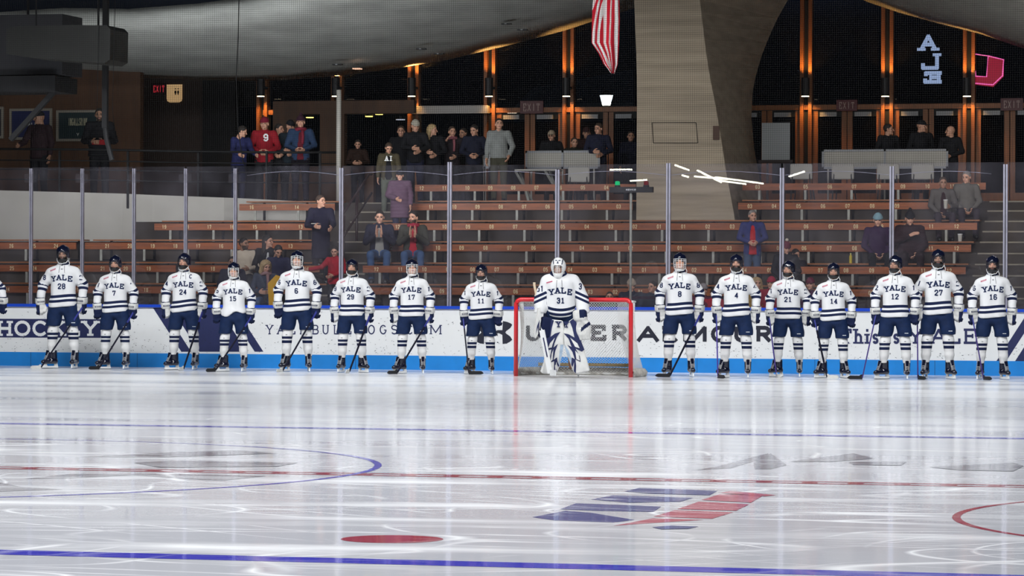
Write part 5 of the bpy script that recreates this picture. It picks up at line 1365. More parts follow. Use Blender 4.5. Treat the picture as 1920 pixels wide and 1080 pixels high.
# cups and bottle left on the benches
def cup(px, py, Y, z, label, m, h=.13, r=.042):
    p = W(px, py, Y); rr = thing('drink_cup', label, 'cup', (p.x, Y, z)); mb = MB(); mb.tube([(0, 0, 0), (0, 0, h)], [r*.75, r], m, 12); mb.build('cup', rr, smooth=False)
    mb = MB(); mb.tube([(0, 0, h), (0, 0, h+.012)], r*1.06, M['whiteplastic'], 12); mb.build('lid', rr)
cup(1800, 455, yf(2)+.5, ZF[2]+.12, 'white paper cup standing alone on the bench near the stairs', M['wall_white'])
p = W(1595, 495, yf(1)+.5); r = thing('squeeze_bottle', 'yellow bottle standing on the bench left of the purple coat', 'bottle', (p.x, yf(1)+.5, ZF[1]+.12))
mb = MB(); mb.tube([(0, 0, 0), (0, 0, .13), (0, 0, .16)], [.028, .028, .012], mat('yellow_plastic', (.55, .42, .04), .4), 10); mb.build('body', r, smooth=False); mb = MB(); mb.tube([(0, 0, .16), (0, 0, .19)], .013, mat('cap_yellow', (.6, .55, .2), .4), 8); mb.build('cap', r)

# ================================================================== the line of players
A_L, A_R = (-.318, -.02, 1.115), (.318, -.02, 1.115)
p = player('bearded player number 28, first full figure of the line at the HOCKEY panel', '28', 118, 459, 691.5, hl=(-.37, -.03, 1.10), gl='white', gr='white', beard=True, skin='skin_tan', look=(-4, 0))
pstick('dark stick of the bearded player 28 with pale blade tip by his skate', p, A_R, 77, 689, 235, up=.05, blade='glovewhite')
p = player('smiling player number 7, short, between the bearded player and the captain', '7', 216, 478, 692.5, gl='navy', gr='navy', look=(-10, 0))
pstick('stick with orange-marked shaft and black blade held by player 7', p, A_R, 186, 692, 235)
p = player('captain number 24 with a C on his chest, before the navy diagonal board panel', '24', 345, 474, 694, gl='white', gr='white', cap_c=True, look=(-20, -4), sag=.05)
pstick('nearly upright dark stick of captain 24', p, A_R, 344, 697, 262, blade='glovewhite')
p = player('smallest player number 15 with wire cage and jersey tucked up at the waist', '15', 438, 491, 697, gl='navy', gr='navy', tuck=True, face='cage', look=(-6, 2), fl=-60)
pstick('stick slanting across the shins of the tucked-jersey player 15', p, A_R, 404, 698, 240)
p = player('tall caged player number 6 with pale stick blade, beside the yellow foam piece', '6', 557, 469, 697.5, gl='navy', gr='navy', face='cage', look=(-3, -6), fl=-28, fr=12)
pstick('long black stick with white-taped blade of caged player 6', p, A_R, 530, 699, 255, blade='glovewhite')
p = player('player number 29 looking up, turned a little, beside the aisle stairs', '29', 660, 485, 699, turn=-9, gl='white', gr='white', look=(2, -6), fl=-12, fr=48, sag=-.07)
pstick('dark blue stick crossing the shin of player 29, white blade', p, A_R, 655, 700, 265, blade='glovewhite')
p = player('caged player number 17 in front of the .COM lettering', '17', 772, 485, 701, gl='white', gr='white', face='cage', look=(10, -4), fl=-55, fr=8, sag=-.06)
pstick('long black stick reaching far out from player 17', p, A_R, 745, 704, 235)
p = player('shortest grinning player number 11 nearest the goal, beside the crossed-arcs emblem', '11', 902, 495, 702, gl='navy', gr='navy', look=(-8, 2), fl=-40, fr=10)
pstick('upright stick of player 11 with its blade turned towards the goal', p, A_L, 879, 706, 10)
p = player('caged player number 8, first to stand right of the goal', '8', 1274, 473, 707, gl='white', gr='white', face='cage', look=(0, -2), fl=-25, fr=12)
pstick('dark stick slanting from player 8 to a black hooked blade', p, A_R, 1256, 710, 170)
p = player('dark-chinned player number 4 before the man in red shirt and blue jacket', '4', 1380, 476, 709, gl='white', gr='white', look=(-6, -2), fl=-45, fr=0, beard=True)
pstick('vertical blue stick in front of player 4', p, A_L, 1346, 710, 300, color=(.06, .04, .25))
p = player('player number 21 leaning slightly, under the maroon pompom hat', '21', 1478, 488, 707.5, turn=-9, gl='white', gr='white', look=(-22, -2), fl=-55, fr=5, sag=-.08)
pstick('thin upright stick of player 21 with white blade end', p, A_L, 1456, 712, 290, color=(.06, .04, .22), blade='glovewhite')
p = player('player number 14 with navy gloves, before the white T of the slogan', '14', 1562, 492, 709.5, gl='navy', gr='navy', look=(-4, 0), fl=-55, fr=30)
pstick('dark stick leaning inward in front of player 14', p, A_L, 1551, 711, 320, blade='glovewhite')
p = player('player number 12 with drawstring showing, next to the tallest player', '12', 1678, 478, 711.5, turn=-9, gl='navy', gr='navy', look=(-24, 0), fl=-55, fr=5, sag=-.05)
pstick('purple-shafted stick of player 12 with a big black blade flat on the ice', p, A_L, 1617, 713, 172, color=(.05, .03, .16))
p = player('tallest player number 27, with black beard, second from the end of the line', '27', 1758, 467, 711.5, gl='white', gr='white', look=(-4, -3), fl=-20, fr=25, beard=True, skin='skin_tan')
pstick('slender vertical stick between the last two tall players', p, A_L, 1721, 714, 300, color=(.05, .03, .16))
p = player('dark-bearded player number 16 at the end of the line by the second diagonal panel', '16', 1860, 479, 712, gl='white', gr='white', look=(-8, 0), fl=-22, fr=25, beard=True)
pstick('thin purple stick leaning on the shin of end player 16', p, A_L, 1844, 714, 300, color=(.05, .03, .16))
p = player('player cut by the picture border, only his sleeve and navy glove in view', '10', -38, 470, 692, hr=(.40, -.05, 1.17), gl='navy', gr='navy')
stick('stick held out level by the player cut by the border', hand_world(p[0], (.36, -.02, 1.14), -.12), (WX(-60, p[2]-.3), p[2]-.3, .0), Vector((-1, 0, 0)))

# ------------------------------------------------------------------ goalkeeper (local metres, 115 px per metre, facing the camera)
gp = ICE(1050, 707.5); gy = gp.y
gpos = W(1050, 707, gy); gd = (gpos-CP).dot(_F); GS = FPX/gd
gr_ = thing('hockey_goalkeeper', 'goalkeeper number 31 in white mask and big leg pads standing in the goal mouth', 'goalkeeper', (gpos.x, gy, 0), YAW+.01)
def GL(px, py): return ((px-1050)/GS, (707-py)/GS)
hm = head_mtx((GL(1046, 502)[0], -.05, GL(1046, 502)[1]), math.radians(-6), math.radians(4), 0, 1.12)
S = [(-.20, .01, 1.54), (.21, .01, 1.54)]; el = [(-.30, .0, 1.27), (.335, .0, 1.27)]; ha = [(-.325, -.12, 1.03), (.37, -.14, 1.05)]
def gbody(P):
    d = cap(P, (0, .03, 1.12), (0, 0, 1.42), .12, .14, (1.2, .8, 1)); d = smin(d, cap(P, S[0], S[1], .06, .06), .05); d = smin(d, cap(P, (0, .01, 1.52), (-.03, -.02, 1.70), .062, .06), .03)
    for i, sg in ((0, -1), (1, 1)):
        d = smin(d, cap(P, S[i], el[i], .05, .04), .02); d = smin(d, cap(P, el[i], ha[i], .04, .03), .01); d = smin(d, cap(P, (sg*.11, .05, 1.05), (sg*.15, .05, .5), .07, .05), .03); d = smin(d, cap(P, (sg*.15, .04, .5), (sg*.17, .05, .15), .05, .03), .03)
    return d
v, f = surf(gbody, (-.6, -.3, .1), (.6, .3, 1.75), .03)
link('body', np_mesh('body', [(v, f, 0, None), (xf(HV, hm), HF, HMI, None)], [M['skin'], M['eye'], M['lip'], M['brow']]), gr_)
def gtorso(P):
    x, z = P[..., 0], P[..., 2]
    d = rbox(P, (0, .0, 1.25), (.235, .17, .38), .15); d = smin(d, cap(P, (-.12, .01, 1.54), (.13, .01, 1.54), .115, .115, (1.1, 1, 1)), .06)
    d = smin(d, cap(P, (-.02, .0, 1.60), (-.03, -.01, 1.70), .10, .085), .04)
    d = d+.007*np.sin(x*20+z*7)*np.sin(z*12+.8)
    return np.maximum(d, (.955+.9*x*x)-z)
def garm(P, i): return smin(cap(P, S[i], el[i], .105, .110), cap(P, el[i], ha[i], .110, .098), .04)+.006*np.sin(P[..., 2]*30+P[..., 0]*14)
def gj(P): return np.maximum(smin(smin(gtorso(P), np.maximum(garm(P, 0), 1.02-P[..., 2]), .03), np.maximum(garm(P, 1), 1.02-P[..., 2]), .03), -np.maximum(np.hypot(P[..., 0]+.03, P[..., 1])-.07, 1.66-P[..., 2]))
v, f = surf(gj, (-.62, -.36, .94), (.68, .28, 1.76), .016)
t = gtorso(v); st = v[:, 2]-(.955+.9*v[:, 0]**2)+.055
for i in (0, 1):
    a_ = garm(v, i); on = a_ < t; st = np.where(on, (v[:, 2]+.45*(-1 if i == 0 else -1)*np.abs(v[:, 0]-el[i][0])*(1 if i else 1)*np.sign(v[:, 0]-el[i][0])*(1 if i == 0 else -1))-1.145, st)
mb = MB(); bv = BVHTree.FromPolygons([tuple(a) for a in v], [tuple(int(a) for a in q) for q in f])
w, h, tk, gap = .083, .10, .021, .014; tot = 4*w+3*gap
for k, chh in enumerate('YALE'):
    cx = -tot/2+w/2+k*(w+gap); ang = -cx*.8; cz = 1.385-.9*cx*cx*1.4
    wrap_text(mb, [[(cx+(px-w/2)*math.cos(ang)-(pz-h/2)*math.sin(ang), cz+(px-w/2)*math.sin(ang)+(pz-h/2)*math.cos(ang)) for px, pz in g] for g in glyph(chh, w, h, tk)], 0, 0, bv, M['letter'])
wrap_text(mb, text_quads('31', .055, .095, .019, .012, True), 0, 1.175, bv, M['letter'])
wrap_text(mb, text_quads('31', .05, .10, .017, .010, False), .345, 1.40, bv, M['letter']); wrap_text(mb, text_quads('31', .05, .10, .017, .010, False), -.325, 1.36, bv, M['letter'])
wrap_text(mb, [[(-.05, -.022), (.045, .004), (.045, .024), (-.05, -.002)]], -.175, 1.515, bv, M['patch'])
wrap_text(mb, [[(-.05, -.13), (-.044, -.13), (-.036, .02), (-.042, .02)], [(.044, -.13), (.05, -.13), (.04, .02), (.034, .02)]], -.02, 1.53, bv, M['lace'])
mb.tube([(-.03+.118*math.cos(q), -.005+.125*math.sin(q), 1.655+.045*math.sin(q)) for q in np.linspace(0, 2*PI, 20, endpoint=False)], .022, M['navy'], 6, closed=True)
mats = [M['jersey']]; link('jersey', np_mesh('jersey', jersey_of_mb([(v, f, 0, st)], mb, mats), mats), gr_)
v, f = surf(lambda P: smin(cap(np.stack([np.abs(P[..., 0]), P[..., 1], P[..., 2]], -1), (.12, .02, .98), (.15, .03, .70), .15, .12), rbox(P, (0, .02, 1.02), (.24, .16, .1), .08), .03), (-.35, -.2, .55), (.35, .25, 1.2), .02)
link('goalie_pants', np_mesh('goalie_pants', [(v, f, 0, None)], [M['pants']]), gr_)
M['padwhite'] = mat('pad_white', (.70, .70, .68), .5, noise=.10, nscale=9); M['padblue'] = mat('pad_grey_blue', (.36, .46, .58), .5, noise=.2, nscale=9)  # inner sides of the pads drawn in bluish grey
zc = lambda x, y: ((990+x/7.446-1050)/GS, (707-(570+y/7.446))/GS)
def pad(name, out, inner_polys, navy, ys, toe, yoff, label):
    mb = MB(); pts = [zc(*p) for p in out]
    if sum((pts[i][0]*pts[(i+1) % len(pts)][1]-pts[(i+1) % len(pts)][0]*pts[i][1]) for i in range(len(pts))) < 0: pts = pts[::-1]
    mb.prism(pts, .18, M['padwhite'], Matrix.Translation((0, yoff, 0))); o = mb.build(name, gr_)
    md = o.modifiers.new('round', 'BEVEL'); md.width = .03; md.segments = 4; md.limit_method = 'ANGLE'; md.angle_limit = math.radians(50)
    mb = MB()
    for k, (poly, m) in enumerate(inner_polys+[(q, M['adnavy']) for q in navy]):
        mb.add([(x, yoff-.003-.002*k, z) for x, z in [zc(*p) for p in poly]], [tuple(range(len(poly)))], m)
    x, z = zc(*ys); flat_text(mb, text_quads('Y', .075, .10, .022, 0, True), x, z, yoff-.012, M['adnavy'])
    mb.build('graphics', o)
    return o
L_out = [(270, 205), (480, 225), (500, 330), (490, 560), (470, 700), (440, 850), (385, 975), (185, 960), (170, 930), (215, 800), (235, 670), (215, 540), (245, 380)]
L_navy = [[(275, 210), (355, 220), (325, 330), (308, 452), (370, 405), (445, 383), (400, 450), (365, 540), (350, 600), (412, 548), (375, 650), (352, 770), (400, 735), (405, 790), (432, 850), (415, 868), (385, 800), (383, 880), (395, 930), (370, 962), (358, 900), (360, 790), (300, 812), (303, 720), (322, 625), (270, 640), (235, 670), (218, 600), (215, 540), (245, 540), (262, 380)]]
L_white = [[(275, 608), (300, 540), (368, 462), (335, 560), (325, 600)], [(312, 795), (322, 690), (348, 625), (338, 770)], [(400, 800), (390, 860), (378, 930), (372, 850)]]
L_blue = [[(445, 560), (490, 560), (470, 700), (435, 860), (420, 800)]]
pad('leg_pad', L_out, [(L_blue[0], M['padblue'])], L_navy, (418, 320), None, -.24, '')
mR = lambda poly: [(992-x, y) for x, y in poly]
R_out = [(570, 230), (660, 165), (700, 375), (780, 630), (820, 780), (862, 925), (660, 975), (615, 905), (570, 780), (500, 560), (485, 400), (510, 300)]
R_navy = [[(572, 235), (655, 172), (665, 250), (690, 375), (735, 520), (780, 628), (742, 655), (655, 612), (715, 720), (728, 798), (655, 765), (665, 850), (660, 962), (632, 925), (637, 800), (615, 870), (598, 840), (603, 735), (645, 760), (612, 660), (540, 562), (600, 590), (560, 480), (488, 400), (560, 415), (640, 460), (612, 330)]]
pad('leg_pad', R_out, [([(500, 560), (560, 640), (600, 760), (590, 830), (530, 680)], M['padblue'])], R_navy, (527, 325), None, -.26, '')
# white slits inside the navy flames
for poly in L_white+[[(712, 608), (680, 540), (580, 462), (650, 590)], [(715, 780), (700, 690), (650, 640), (668, 760)]]:
    mb = MB(); mb.add([(x, -.2575 if poly in L_white else -.2735, z) for x, z in [zc(*p) for p in poly]], [tuple(range(len(poly)))], M['padwhite']); mb.build('pad_trim', gr_)
for px in (1040, 1084):
    x, z = GL(px, 700)
    k = link('skate', BOOT, gr_, (x, -.02, 0)); k.scale = (1, .8, 1); h = link('blade_holder', HOLDER, k); link('blade', BLADE, k)
# blocker and catching glove
v, f = surf(lambda P: rbox(P, (0.02, 0, 0), (.10, .06, .17), .05), (-.15, -.1, -.25), (.15, .1, .25), .015)
o = link('blocker', np_mesh('blocker', [(v, f, 0, None)], [M['navy']]), gr_, (GL(1017, 613)[0]+.02, -.22, GL(1017, 613)[1])); o.rotation_euler = (0, .18, .35)
mb = MB(); mb.prism([(-.17, .28), (-.14, .30), (-.095, .10), (-.10, -.12), (-.13, -.20), (-.17, -.12)], .06, M['padwhite'], Matrix.Translation((0, -.06, 0))); b_ = mb.build('blocker_board', o)
mb = MB(); mb.prism([(-.145, .0), (-.12, .10), (-.10, -.12), (-.13, -.02), (-.145, -.14)], .004, M['adnavy'], Matrix.Translation((0, -.066, 0))); mb.build('blocker_graphic', o)
def catcher(P):
    d = ell(P, (0, 0, -.10), (.135, .075, .17)); d = smin(d, rbox(P, (-.03, 0, .11), (.11, .08, .09), .05), .04)
    d = -smin(-d, ell(P, (-.02, -.075, -.09), (.075, .045, .11)), .02)
    for i in range(4): d = smin(d, cap(P, (-.07+.05*i, -.03, -.12), (-.05+.045*i, -.02, -.27), .028, .022), .015)
    return d
v, f = surf(catcher, (-.2, -.15, -.35), (.2, .15, .25), .014); c_ = centers(v, f); mi = np.where((c_[:, 2] > .07) & (c_[:, 0] > -.02), 1, 0); mi[(np.abs(c_[:, 2]+.10-.6*c_[:, 0]) < .032) & (c_[:, 0] > -.03)] = 1
o = link('catching_glove', np_mesh('catching_glove', [(v, f, mi, None)], [M['glovewhite'], M['navy']]), gr_, (GL(1091, 603)[0], -.24, GL(1091, 603)[1])); o.rotation_euler = (0, -.1, -.2)
# mask
def mask_fn(P):
    x, y, z = P[..., 0], P[..., 1], P[..., 2]
    d = ell(P, (0, .005, .02), (.108, .135, .130)); d = smin(d, ell(P, (0, -.055, -.085), (.068, .075, .075)), .04)
    hole = rbox(P, (0, -.15, -.012), (.074, .075, .056), .035)
    return np.maximum(np.maximum(d, -hole), -ell(P, (0, .0, -.02), (.088, .108, .12)))
v, f = surf(mask_fn, (-.14, -.17, -.18), (.14, .16, .17), .0075); c_ = centers(v, f)
mi = np.zeros(len(f), int); mi[(np.abs(np.abs(c_[:, 0])-.062-.12*(c_[:, 2]-.08)) < .007) & (c_[:, 2] > .058) & (c_[:, 1] < 0)] = 1
mb = MB(); bv = BVHTree.FromPolygons([tuple(a) for a in v], [tuple(int(a) for a in q) for q in f])
wrap_text(mb, text_quads('Y', .060, .050, .014, 0, True), 0, .070, bv, M['letter'], off=.003)
mats = [M['whiteplastic'], M['navy']]
o = link('mask', np_mesh('mask', jersey_of_mb([(v, f, mi, None)], mb, mats), mats), gr_); o.matrix_local = hm
mb = MB(); pt = lambda a, z: (math.sin(a)*.078, -.045-math.cos(a)*.092, z)
for z in (.030, .008, -.020, -.045): mb.tube([pt(a, z) for a in np.linspace(-1.1, 1.1, 9)], .0035, M['steel'], 5)
for a in (-.85, -.3, .3, .85): mb.tube([pt(a, .04), pt(a, 0), pt(a, -.06)], .0035, M['whiteplastic'], 5)
mb.tube([pt(0, .045), pt(0, 0), pt(0, -.065)], .005, M['whiteplastic'], 5); mb.build('cage', o)
mb = MB(); mb.mesh(M['visor'], *[list(map(tuple, surf(lambda P: np.maximum(rbox(P, (0, -.04, -.165), (.045, .008, .045), .008), -1), (-.06, -.06, -.22), (.06, 0, -.1), .01)[0])), [tuple(int(a) for a in q) for q in surf(lambda P: np.maximum(rbox(P, (0, -.04, -.165), (.045, .008, .045), .008), -1), (-.06, -.06, -.22), (.06, 0, -.1), .01)[1]]]); mb.build('throat_guard', o)
# goalkeeper's stick
bpy.context.view_layer.update()
GM = gr_.matrix_world
def GP(px, py, y): x, z = GL(px, py); return GM @ Vector((x, y, z))
r = thing('goalkeeper_stick', 'goalkeeper stick with cream handle above the shoulder and white paddle beside the leg pad', 'hockey stick', GP(1031, 703, -.38))
o0 = GP(1031, 703, -.38)
mb = MB(); mb.tube([GP(1001, 529, -.02)-o0, GP(1001.2, 534, -.02)-o0, GP(1006, 560, -.06)-o0], [.022, .020, .016], mat('cream_tape', (.62, .50, .36), .8), 8); mb.beam(GP(1006, 560, -.06)-o0, GP(1015, 622, -.30)-o0, .025, .03, M['whiteplastic']); mb.build('shaft', r)
mb = MB(); mb.beam(GP(1015, 618, -.36)-o0, GP(1031, 698, -.38)-o0, .085, .022, M['whiteplastic']); mb.beam(GP(1017.5, 632, -.375)-o0, GP(1025, 668, -.387)-o0, .018, .004, M['adnavy']); mb.build('paddle', r)
mb = MB(); a, b = GP(1031, 700, -.38)-o0, GP(1040, 702, -.55)-o0; a.z = .05; b.z = .05; mb.beam(a, b, .022, .09, M['whiteplastic']); mb.build('blade', r)

# ================================================================== spectators
fl = tread
GV1 = 'fans seated left of the aisle'; GV2 = 'crowd behind the concourse rail'
sy = lambda k: yf(k)+.56
S_ = spectator
JN = (.012, .014, .035); JEANS = (.05, .10, .22); BLK = (.010, .010, .013)
# left of the aisle
S_('man in cream hoodie seated left of the aisle looking away', 458, 446, sy(0), fl(0), 'sit', (.50, .42, .33), BLK, 'short', 'hair_dark', ('lap', 'hold'), (.9, 0), face_extra='beard', skin='skin_tan')
S_('long-haired dark woman in black jacket turned towards the aisle', 503, 441, sy(0)+.1, fl(0), 'sit', BLK, BLK, 'long', 'hair_dark', ('lap', 'lap'), (1.0, 0), shirt=(.5, .5, .5), openw=.03)
S_('dark-haired person in navy jacket bending down beside the caged player 6', 523, 460, sy(0)-.15, fl(0), 'sit', (.02, .022, .06), BLK, 'short', 'hair_dark', ('lap', 'lap'), (.4, .5), lean=.25, size=.88)
w_ = S_('curly blonde woman in navy coat and pink scarf with yellow foam piece', 499, 487, 1.9, .4, 'sit', (.035, .045, .075), JEANS, 'curly', 'hair_blond', ('hold', 'hold'), (.5, .25), scarf=(.30, .17, .17), size=.90)
a = W(514, 545, 1.5); mb = MB(); mb.prism([(-.10, -.26), (.02, -.33), (.13, .24), (.03, .28), (-.12, .13)], .07, M['yellow'], Matrix.Translation((a.x, 1.5, a.z))); tag(mb.build('foam_hand'), 'bright yellow foam piece held by the curly blonde woman', 'foam hand')
S_('dark-haired person in dark red peeking out behind the small tucked player', 436, 481, 1.9, .4, 'sit', (.018, .018, .035), BLK, 'short', 'hair_dark', ('lap', 'lap'), (0, 0), skin='skin_tan', size=.9)
S_('standing woman in long navy coat holding a paper at the aisle', 602, 366, yf(1)+.25, fl(1), 'stand', (.012, .011, .028), BLK, 'short', 'hair_brown', ('hold', 'rail'), (.8, 0), hem=.50)
a = W(590, 417, yf(1)-.05); mb = MB(); mb.box((a.x-.07, a.y, a.z-.03), (a.x+.08, a.y+.10, a.z-.015), M['wall_white']); tag(mb.build('paper_tray'), 'pale folded paper in the hand of the standing navy coat woman', 'paper')
S_('child in bright red jacket reaching out at the foot of the aisle', 628, 462, yf(0)+.30, 0, 'stand', (.42, .012, .025), BLK, 'short', 'hair_dark', ((( .30, -.10, 1.26), (.60, -.20, 1.20)), 'belly'), (.3, .2), turn=-.5, size=.78)
# right of the aisle
S_('clapping man in dark navy jacket and grey shirt, jeans, seated beside the aisle', 712, 395, sy(1)+.05, fl(1), 'sit', (.016, .016, .032), JEANS, 'short', 'hair_dark', ('clap', 'clap'), (0, .12), shirt=(.26, .25, .23), hands='flat', openw=.075)
S_('clapping bearded man in olive jacket, red shirt and red scarf', 775, 396, sy(1)+.05, fl(1), 'sit', (.045, .043, .032), JEANS, 'short', 'hair_dark', (((.24, -.12, 1.2), (.06, -.28, 1.38)),)*2 if False else ('clap', 'clap'), (-.5, 0), shirt=(.40, .015, .03), scarf=(.30, .02, .04), face_extra='beard', hands='flat', openw=.06)
S_('woman in purple puffer coat and black hat standing above the clapping men', 750, 318, yf(3)+.35, fl(3)-.05, 'stand', (.115, .062, .098), (.02, .02, .05), 'beanie', BLK, ('belly', 'down'), (0, .1), hem=.62, puffy=.035)
S_('man in olive and tan jacket with white letters on his shirt, looking down', 729, 268, yf(5)-.1, fl(4)+.1, 'stand', (.075, .062, .035), (.12, .13, .10), 'short', 'hair_brown', ('down', 'down'), (.2, .45), shirt=BLK, openw=.07)
a = W(729, 297, yf(5)-.3); mb = MB(); flat_text(mb, text_quads('AI', .065, .10, .020, .02, True), a.x, a.z-.05, yf(5)-.30, M['white'])
o = mb.build('shirt_lettering'); par = [q for q in bpy.data.objects if q.get('label', '').startswith('man in olive and tan')][0]; bpy.context.view_layer.update(); o.parent = par; o.matrix_parent_inverse = par.matrix_world.inverted()
# concourse crowd
S_('person in pale beige beanie and dark coat raising light gloves', 779, 224, 8.0, ZC, 'stand', BLK, JN, 'beanie', (.36, .33, .27), (((.27, -.06, 1.20), (.05, -.26, 1.16)), ((.27, -.06, 1.20), (.10, -.26, 1.10))), (.3, .2), skin='skin')
S_('blond person turned away in dark coat behind the rail', 811, 233, 8.3, ZC, 'stand', BLK, BLK, 'long', 'hair_blond', ('hold', 'belly'), (1.3, .1))
S_('person in dark coat with pink scarf, half hidden in the crowd', 848, 237, 8.7, ZC, 'stand', (.02, .014, .018), BLK, 'short', 'hair_brown', ('up', 'belly'), (.3, 0), scarf=(.30, .10, .12))
S_('dim figure in black facing the pink-scarfed fan', 868, 240, 9.4, ZC, 'stand', BLK, BLK, 'short', 'hair_dark', ('down', 'down'), (-.6, 0))
S_('dark-haired person in navy coat next to the man in grey sweater', 889, 234, 8.5, ZC, 'stand', (.012, .014, .03), BLK, 'short', 'hair_dark', ('belly', 'belly'), (-.5, .25))
S_('dim dark figure at the near side of the beige beanie', 752, 236, 9.2, ZC, 'stand', BLK, BLK, 'short', 'hair_brown', ('down', 'down'), (0, 0))
S_('dark figure at the lobby window right of the tall pole', 671, 262, 9.4, ZC, 'stand', (.03, .014, .010), BLK, 'short', 'hair_dark', ('hold', 'hold'), (0, .2))
S_('young man in light grey sweater and olive trousers standing above the benches', 936, 222, 7.35, ZC, 'stand', (.22, .23, .22), (.055, .052, .035), 'short', 'hair_dark', ('down', 'pocket'), (.25, -.1), turn=-.15, shirt=None, hem=.93)
S_('person in pale cap seated low behind the long barricade', 1034, 243, 9.6, ZC, 'stand', BLK, BLK, 'cap', (.36, .28, .20), ('belly', 'belly'), (-.3, .2))
S_('dark-haired person low behind the end of the long barricade', 1077, 258, 9.3, ZC-.1, 'stand', (.02, .02, .015), BLK, 'short', 'hair_brown', ('belly', 'belly'), (.2, 0))
S_('person in dark hat and red-trimmed coat beside the tall man near the pillar', 1100, 238, 10.6, ZC, 'stand', (.03, .012, .012), BLK, 'beanie', (.05, .02, .02), ('belly', 'up'), (0, 0))
S_('tall man in navy coat leaning at the doors near the pillar', 1122, 231, 8.6, ZC, 'stand', JN, BLK, 'short', 'hair_brown', ('hold', 'belly'), (-.6, .1))
S_('dark silhouette touching the pillar edge', 1183, 246, 9.8, ZC, 'stand', JN, BLK, 'short', 'hair_dark', ('down', 'down'), (0, 0))
# left concourse
S_('man in cap and dark vest with grey sleeves at the first framed poster', 74, 207, 7.6, ZC, 'stand', (.028, .014, .018), BLK, 'cap', BLK, ('rail', 'down'), (-.6, .1), skin='skin_tan', turn=-.4)
S_('bearded man in black jacket holding something red beside the thick mast', 187, 203, 7.4, ZC, 'stand', BLK, BLK, 'short', 'hair_dark', ('hold', 'hold'), (0, .1), face_extra='beard', skin='skin_tan', puffy=.02)
a = W(187, 268, 7.02); mb = MB(); mb.prism([(-.17, -.03), (.17, -.04), (.15, .07), (-.12, .06)], .08, cm((.25, .012, .015)), Matrix.Translation((a.x, a.y, a.z))); tag(mb.build('red_cloth'), 'red bundle in the hands of the bearded man in black', 'bundle')
S_('person in dark blue jacket leaning over the railing by the hanging cord', 447, 237, 7.2, ZC, 'stand', (.022, .026, .10), JN, 'short', 'hair_dark', ('rail', 'rail'), (.9, .3), turn=.6, lean=.25)
S_('fan in red knit hat and red number jersey behind the railing', 496, 219, 7.6, ZC, 'stand', (.30, .012, .022), BLK, 'beanie', (.20, .01, .03), ('belly', 'belly'), (-.2, 0), size=1.0)
a = W(496, 258, 7.33); mb = MB(); flat_text(mb, text_quads('9', .10, .15, .03, 0, False), a.x, a.z-.07, 7.41, M['white'])
o = mb.build('jersey_number'); par = [q for q in bpy.data.objects if q.get('label', '').startswith('fan in red knit')][0]; bpy.context.view_layer.update(); o.parent = par; o.matrix_parent_inverse = par.matrix_world.inverted()
S_('figure in black coat next to the red knit hat', 524, 232, 8.0, ZC, 'stand', BLK, BLK, 'short', 'hair_dark', ('belly', 'belly'), (1.0, 0))
S_('person in flat dark cap leaning to the blue-jacketed fan', 545, 225, 8.0, ZC, 'stand', (.015, .025, .035), BLK, 'beanie', BLK, ('hold', 'belly'), (.7, .1))
S_('fan in blue jacket, dark red hat and red scarf by the vestibule', 564, 216, 7.5, ZC, 'stand', (.022, .045, .10), (.015, .012, .02), 'pompom', (.04, .012, .025), ('belly', 'belly'), (0, -.1), shirt=(.12, .01, .02), scarf=(.22, .02, .04))
# lower right
S_('child in beige cap and navy coat behind the red goalpost pole', 1184, 522, 1.75, .4, 'sit', (.010, .014, .030), BLK, 'beanie', (.42, .34, .26), ('hold', 'hold'), (.2, .2), size=0.88)
S_('dark-haired boy in navy jacket next to the caged player 8', 1223, 527, 1.75, .4, 'sit', (.014, .022, .040), BLK, 'short', 'hair_dark', ('lap', 'lap'), (-.7, 0), size=0.85)
S_('small dark-haired child glimpsed through the goal netting', 1143, 547, 1.75, .4, 'sit', (.06, .16, .07), BLK, 'short', 'hair_brown', ('lap', 'lap'), (0, 0), size=0.75)
S_('child in maroon top and grey hood between players eight and four', 1319, 531, 1.75, .4, 'sit', (.10, .015, .035), BLK, 'beanie', (.25, .22, .22), ('lap', 'lap'), (.2, 0), size=0.85)
S_('small child in bright red beside the elbow of player 4', 1338, 541, 1.75, .4, 'sit', (.32, .012, .025), BLK, 'short', 'hair_dark', ('lap', 'lap'), (0, .3), size=0.72)
r_, s_, h_ = S_('grey-haired man in red shirt and royal blue jacket standing right of the pillar', 1411, 394, yf(1)+.3, fl(1)-.15, 'stand', (.028, .035, .14), (.045, .075, .14), 'short', 'hair_grey', ('belly', 'belly'), (.25, .1), shirt=(.45, .015, .02), openw=.06, hem=.80)
S_('person in maroon pompom hat and black jacket behind player 21', 1474, 452, sy(0)+.2, fl(0), 'sit', BLK, BLK, 'pompom', (.12, .016, .030), ('lap', 'lap'), (.3, .3), hat2=(.55, .48, .38))
S_('person in black jacket and pale knitted headband behind the pompom hat', 1492, 467, sy(0)+.45, fl(0), 'sit', (.012, .009, .014), BLK, 'short', 'hair_dark', ('lap', 'lap'), (.6, .3))
S_('blonde child in mustard yellow jacket beside player 4', 1419, 519, 1.75, .4, 'sit', (.32, .19, .03), BLK, 'curly', 'hair_blond', ('lap', 'lap'), (.2, 0), size=0.85)
S_('child in red beanie and red jacket beside player 21', 1446, 518, 1.75, .4, 'sit', (.25, .012, .03), BLK, 'beanie', (.35, .012, .04), ('lap', 'lap'), (-.4, 0), size=0.85)
S_('child in maroon hat and purple jacket between players 21 and 14', 1519, 520, 1.75, .4, 'sit', (.06, .014, .05), BLK, 'beanie', (.12, .015, .035), ('lap', 'lap'), (-.3, 0), size=0.85)
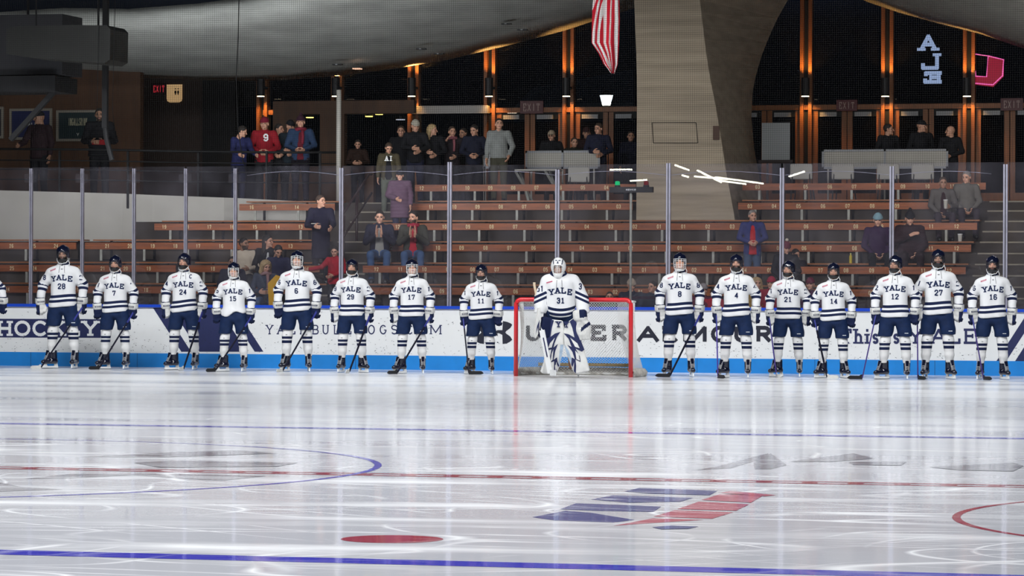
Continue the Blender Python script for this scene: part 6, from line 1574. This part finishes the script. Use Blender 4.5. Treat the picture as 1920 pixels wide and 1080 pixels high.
S_('woman in light blue beanie and dark purple coat with grey gloves', 1646, 399, sy(1)+.1, fl(1), 'sit', (.030, .010, .045), BLK, 'beanie', (.20, .33, .38), ('lap', 'lap'), (-.1, .1), hem=.5)
S_('person in black beanie and dark brown coat, hand at the chest', 1706, 395, sy(1)+.15, fl(1), 'sit', (.024, .009, .012), (.02, .010, .012), 'pompom', (.010, .010, .012), ('hold', ((.27, -.10, 1.22), (-.02, -.24, 1.36))) if False else (((.27, -.10, 1.22), (.02, -.24, 1.32)), 'lap'), (0, .25), puffy=.03)
S_('person in grey jacket holding a white cup, upper row of the couple', 1768, 332, sy(3), fl(3), 'sit', (.10, .09, .085), (.035, .025, .035), 'short', 'hair_brown', ('lap', 'hold'), (0, .05), shirt=(.03, .012, .015), openw=.06, skin='skin_tan')
cup(1773, 391, sy(3)-.34, W(1773, 391, sy(3)-.34).z, 'white paper cup held by the person in grey jacket', M['wall_white'], .15, .04)
S_('elderly person in plain grey sweater sitting nearest the concrete stairs', 1812, 321, sy(3)+.25, fl(3)+.05, 'sit', (.125, .115, .105), (.03, .022, .03), 'short', 'hair_grey', ('lap', 'lap'), (-.5, .2))
# uniformed officers behind the barricade
GO = 'officers in dark uniform behind the barricade'
S_('officer in black uniform with dark hair, at the start of the trio', 1666, 232, 9.4, ZC, 'stand', BLK, BLK, 'short', 'hair_dark', ('belly', 'belly'), (.9, 0), turn=.4, group=GO)
S_('officer in black uniform and dark cap in the middle of the trio', 1728, 224, 9.5, ZC, 'stand', BLK, BLK, 'cap', BLK, ('belly', 'belly'), (.8, .1), turn=.3, group=GO)
S_('bald officer in black uniform with shoulder patch at the end of the barricade', 1782, 236, 8.9, ZC, 'stand', BLK, BLK, 'bald', None, ('belly', 'belly'), (-.9, 0), turn=-.5, group=GO)

# ------------------------------------------------------------------ strip lamps on the far end behind the photographer, mirrored in the rink glass
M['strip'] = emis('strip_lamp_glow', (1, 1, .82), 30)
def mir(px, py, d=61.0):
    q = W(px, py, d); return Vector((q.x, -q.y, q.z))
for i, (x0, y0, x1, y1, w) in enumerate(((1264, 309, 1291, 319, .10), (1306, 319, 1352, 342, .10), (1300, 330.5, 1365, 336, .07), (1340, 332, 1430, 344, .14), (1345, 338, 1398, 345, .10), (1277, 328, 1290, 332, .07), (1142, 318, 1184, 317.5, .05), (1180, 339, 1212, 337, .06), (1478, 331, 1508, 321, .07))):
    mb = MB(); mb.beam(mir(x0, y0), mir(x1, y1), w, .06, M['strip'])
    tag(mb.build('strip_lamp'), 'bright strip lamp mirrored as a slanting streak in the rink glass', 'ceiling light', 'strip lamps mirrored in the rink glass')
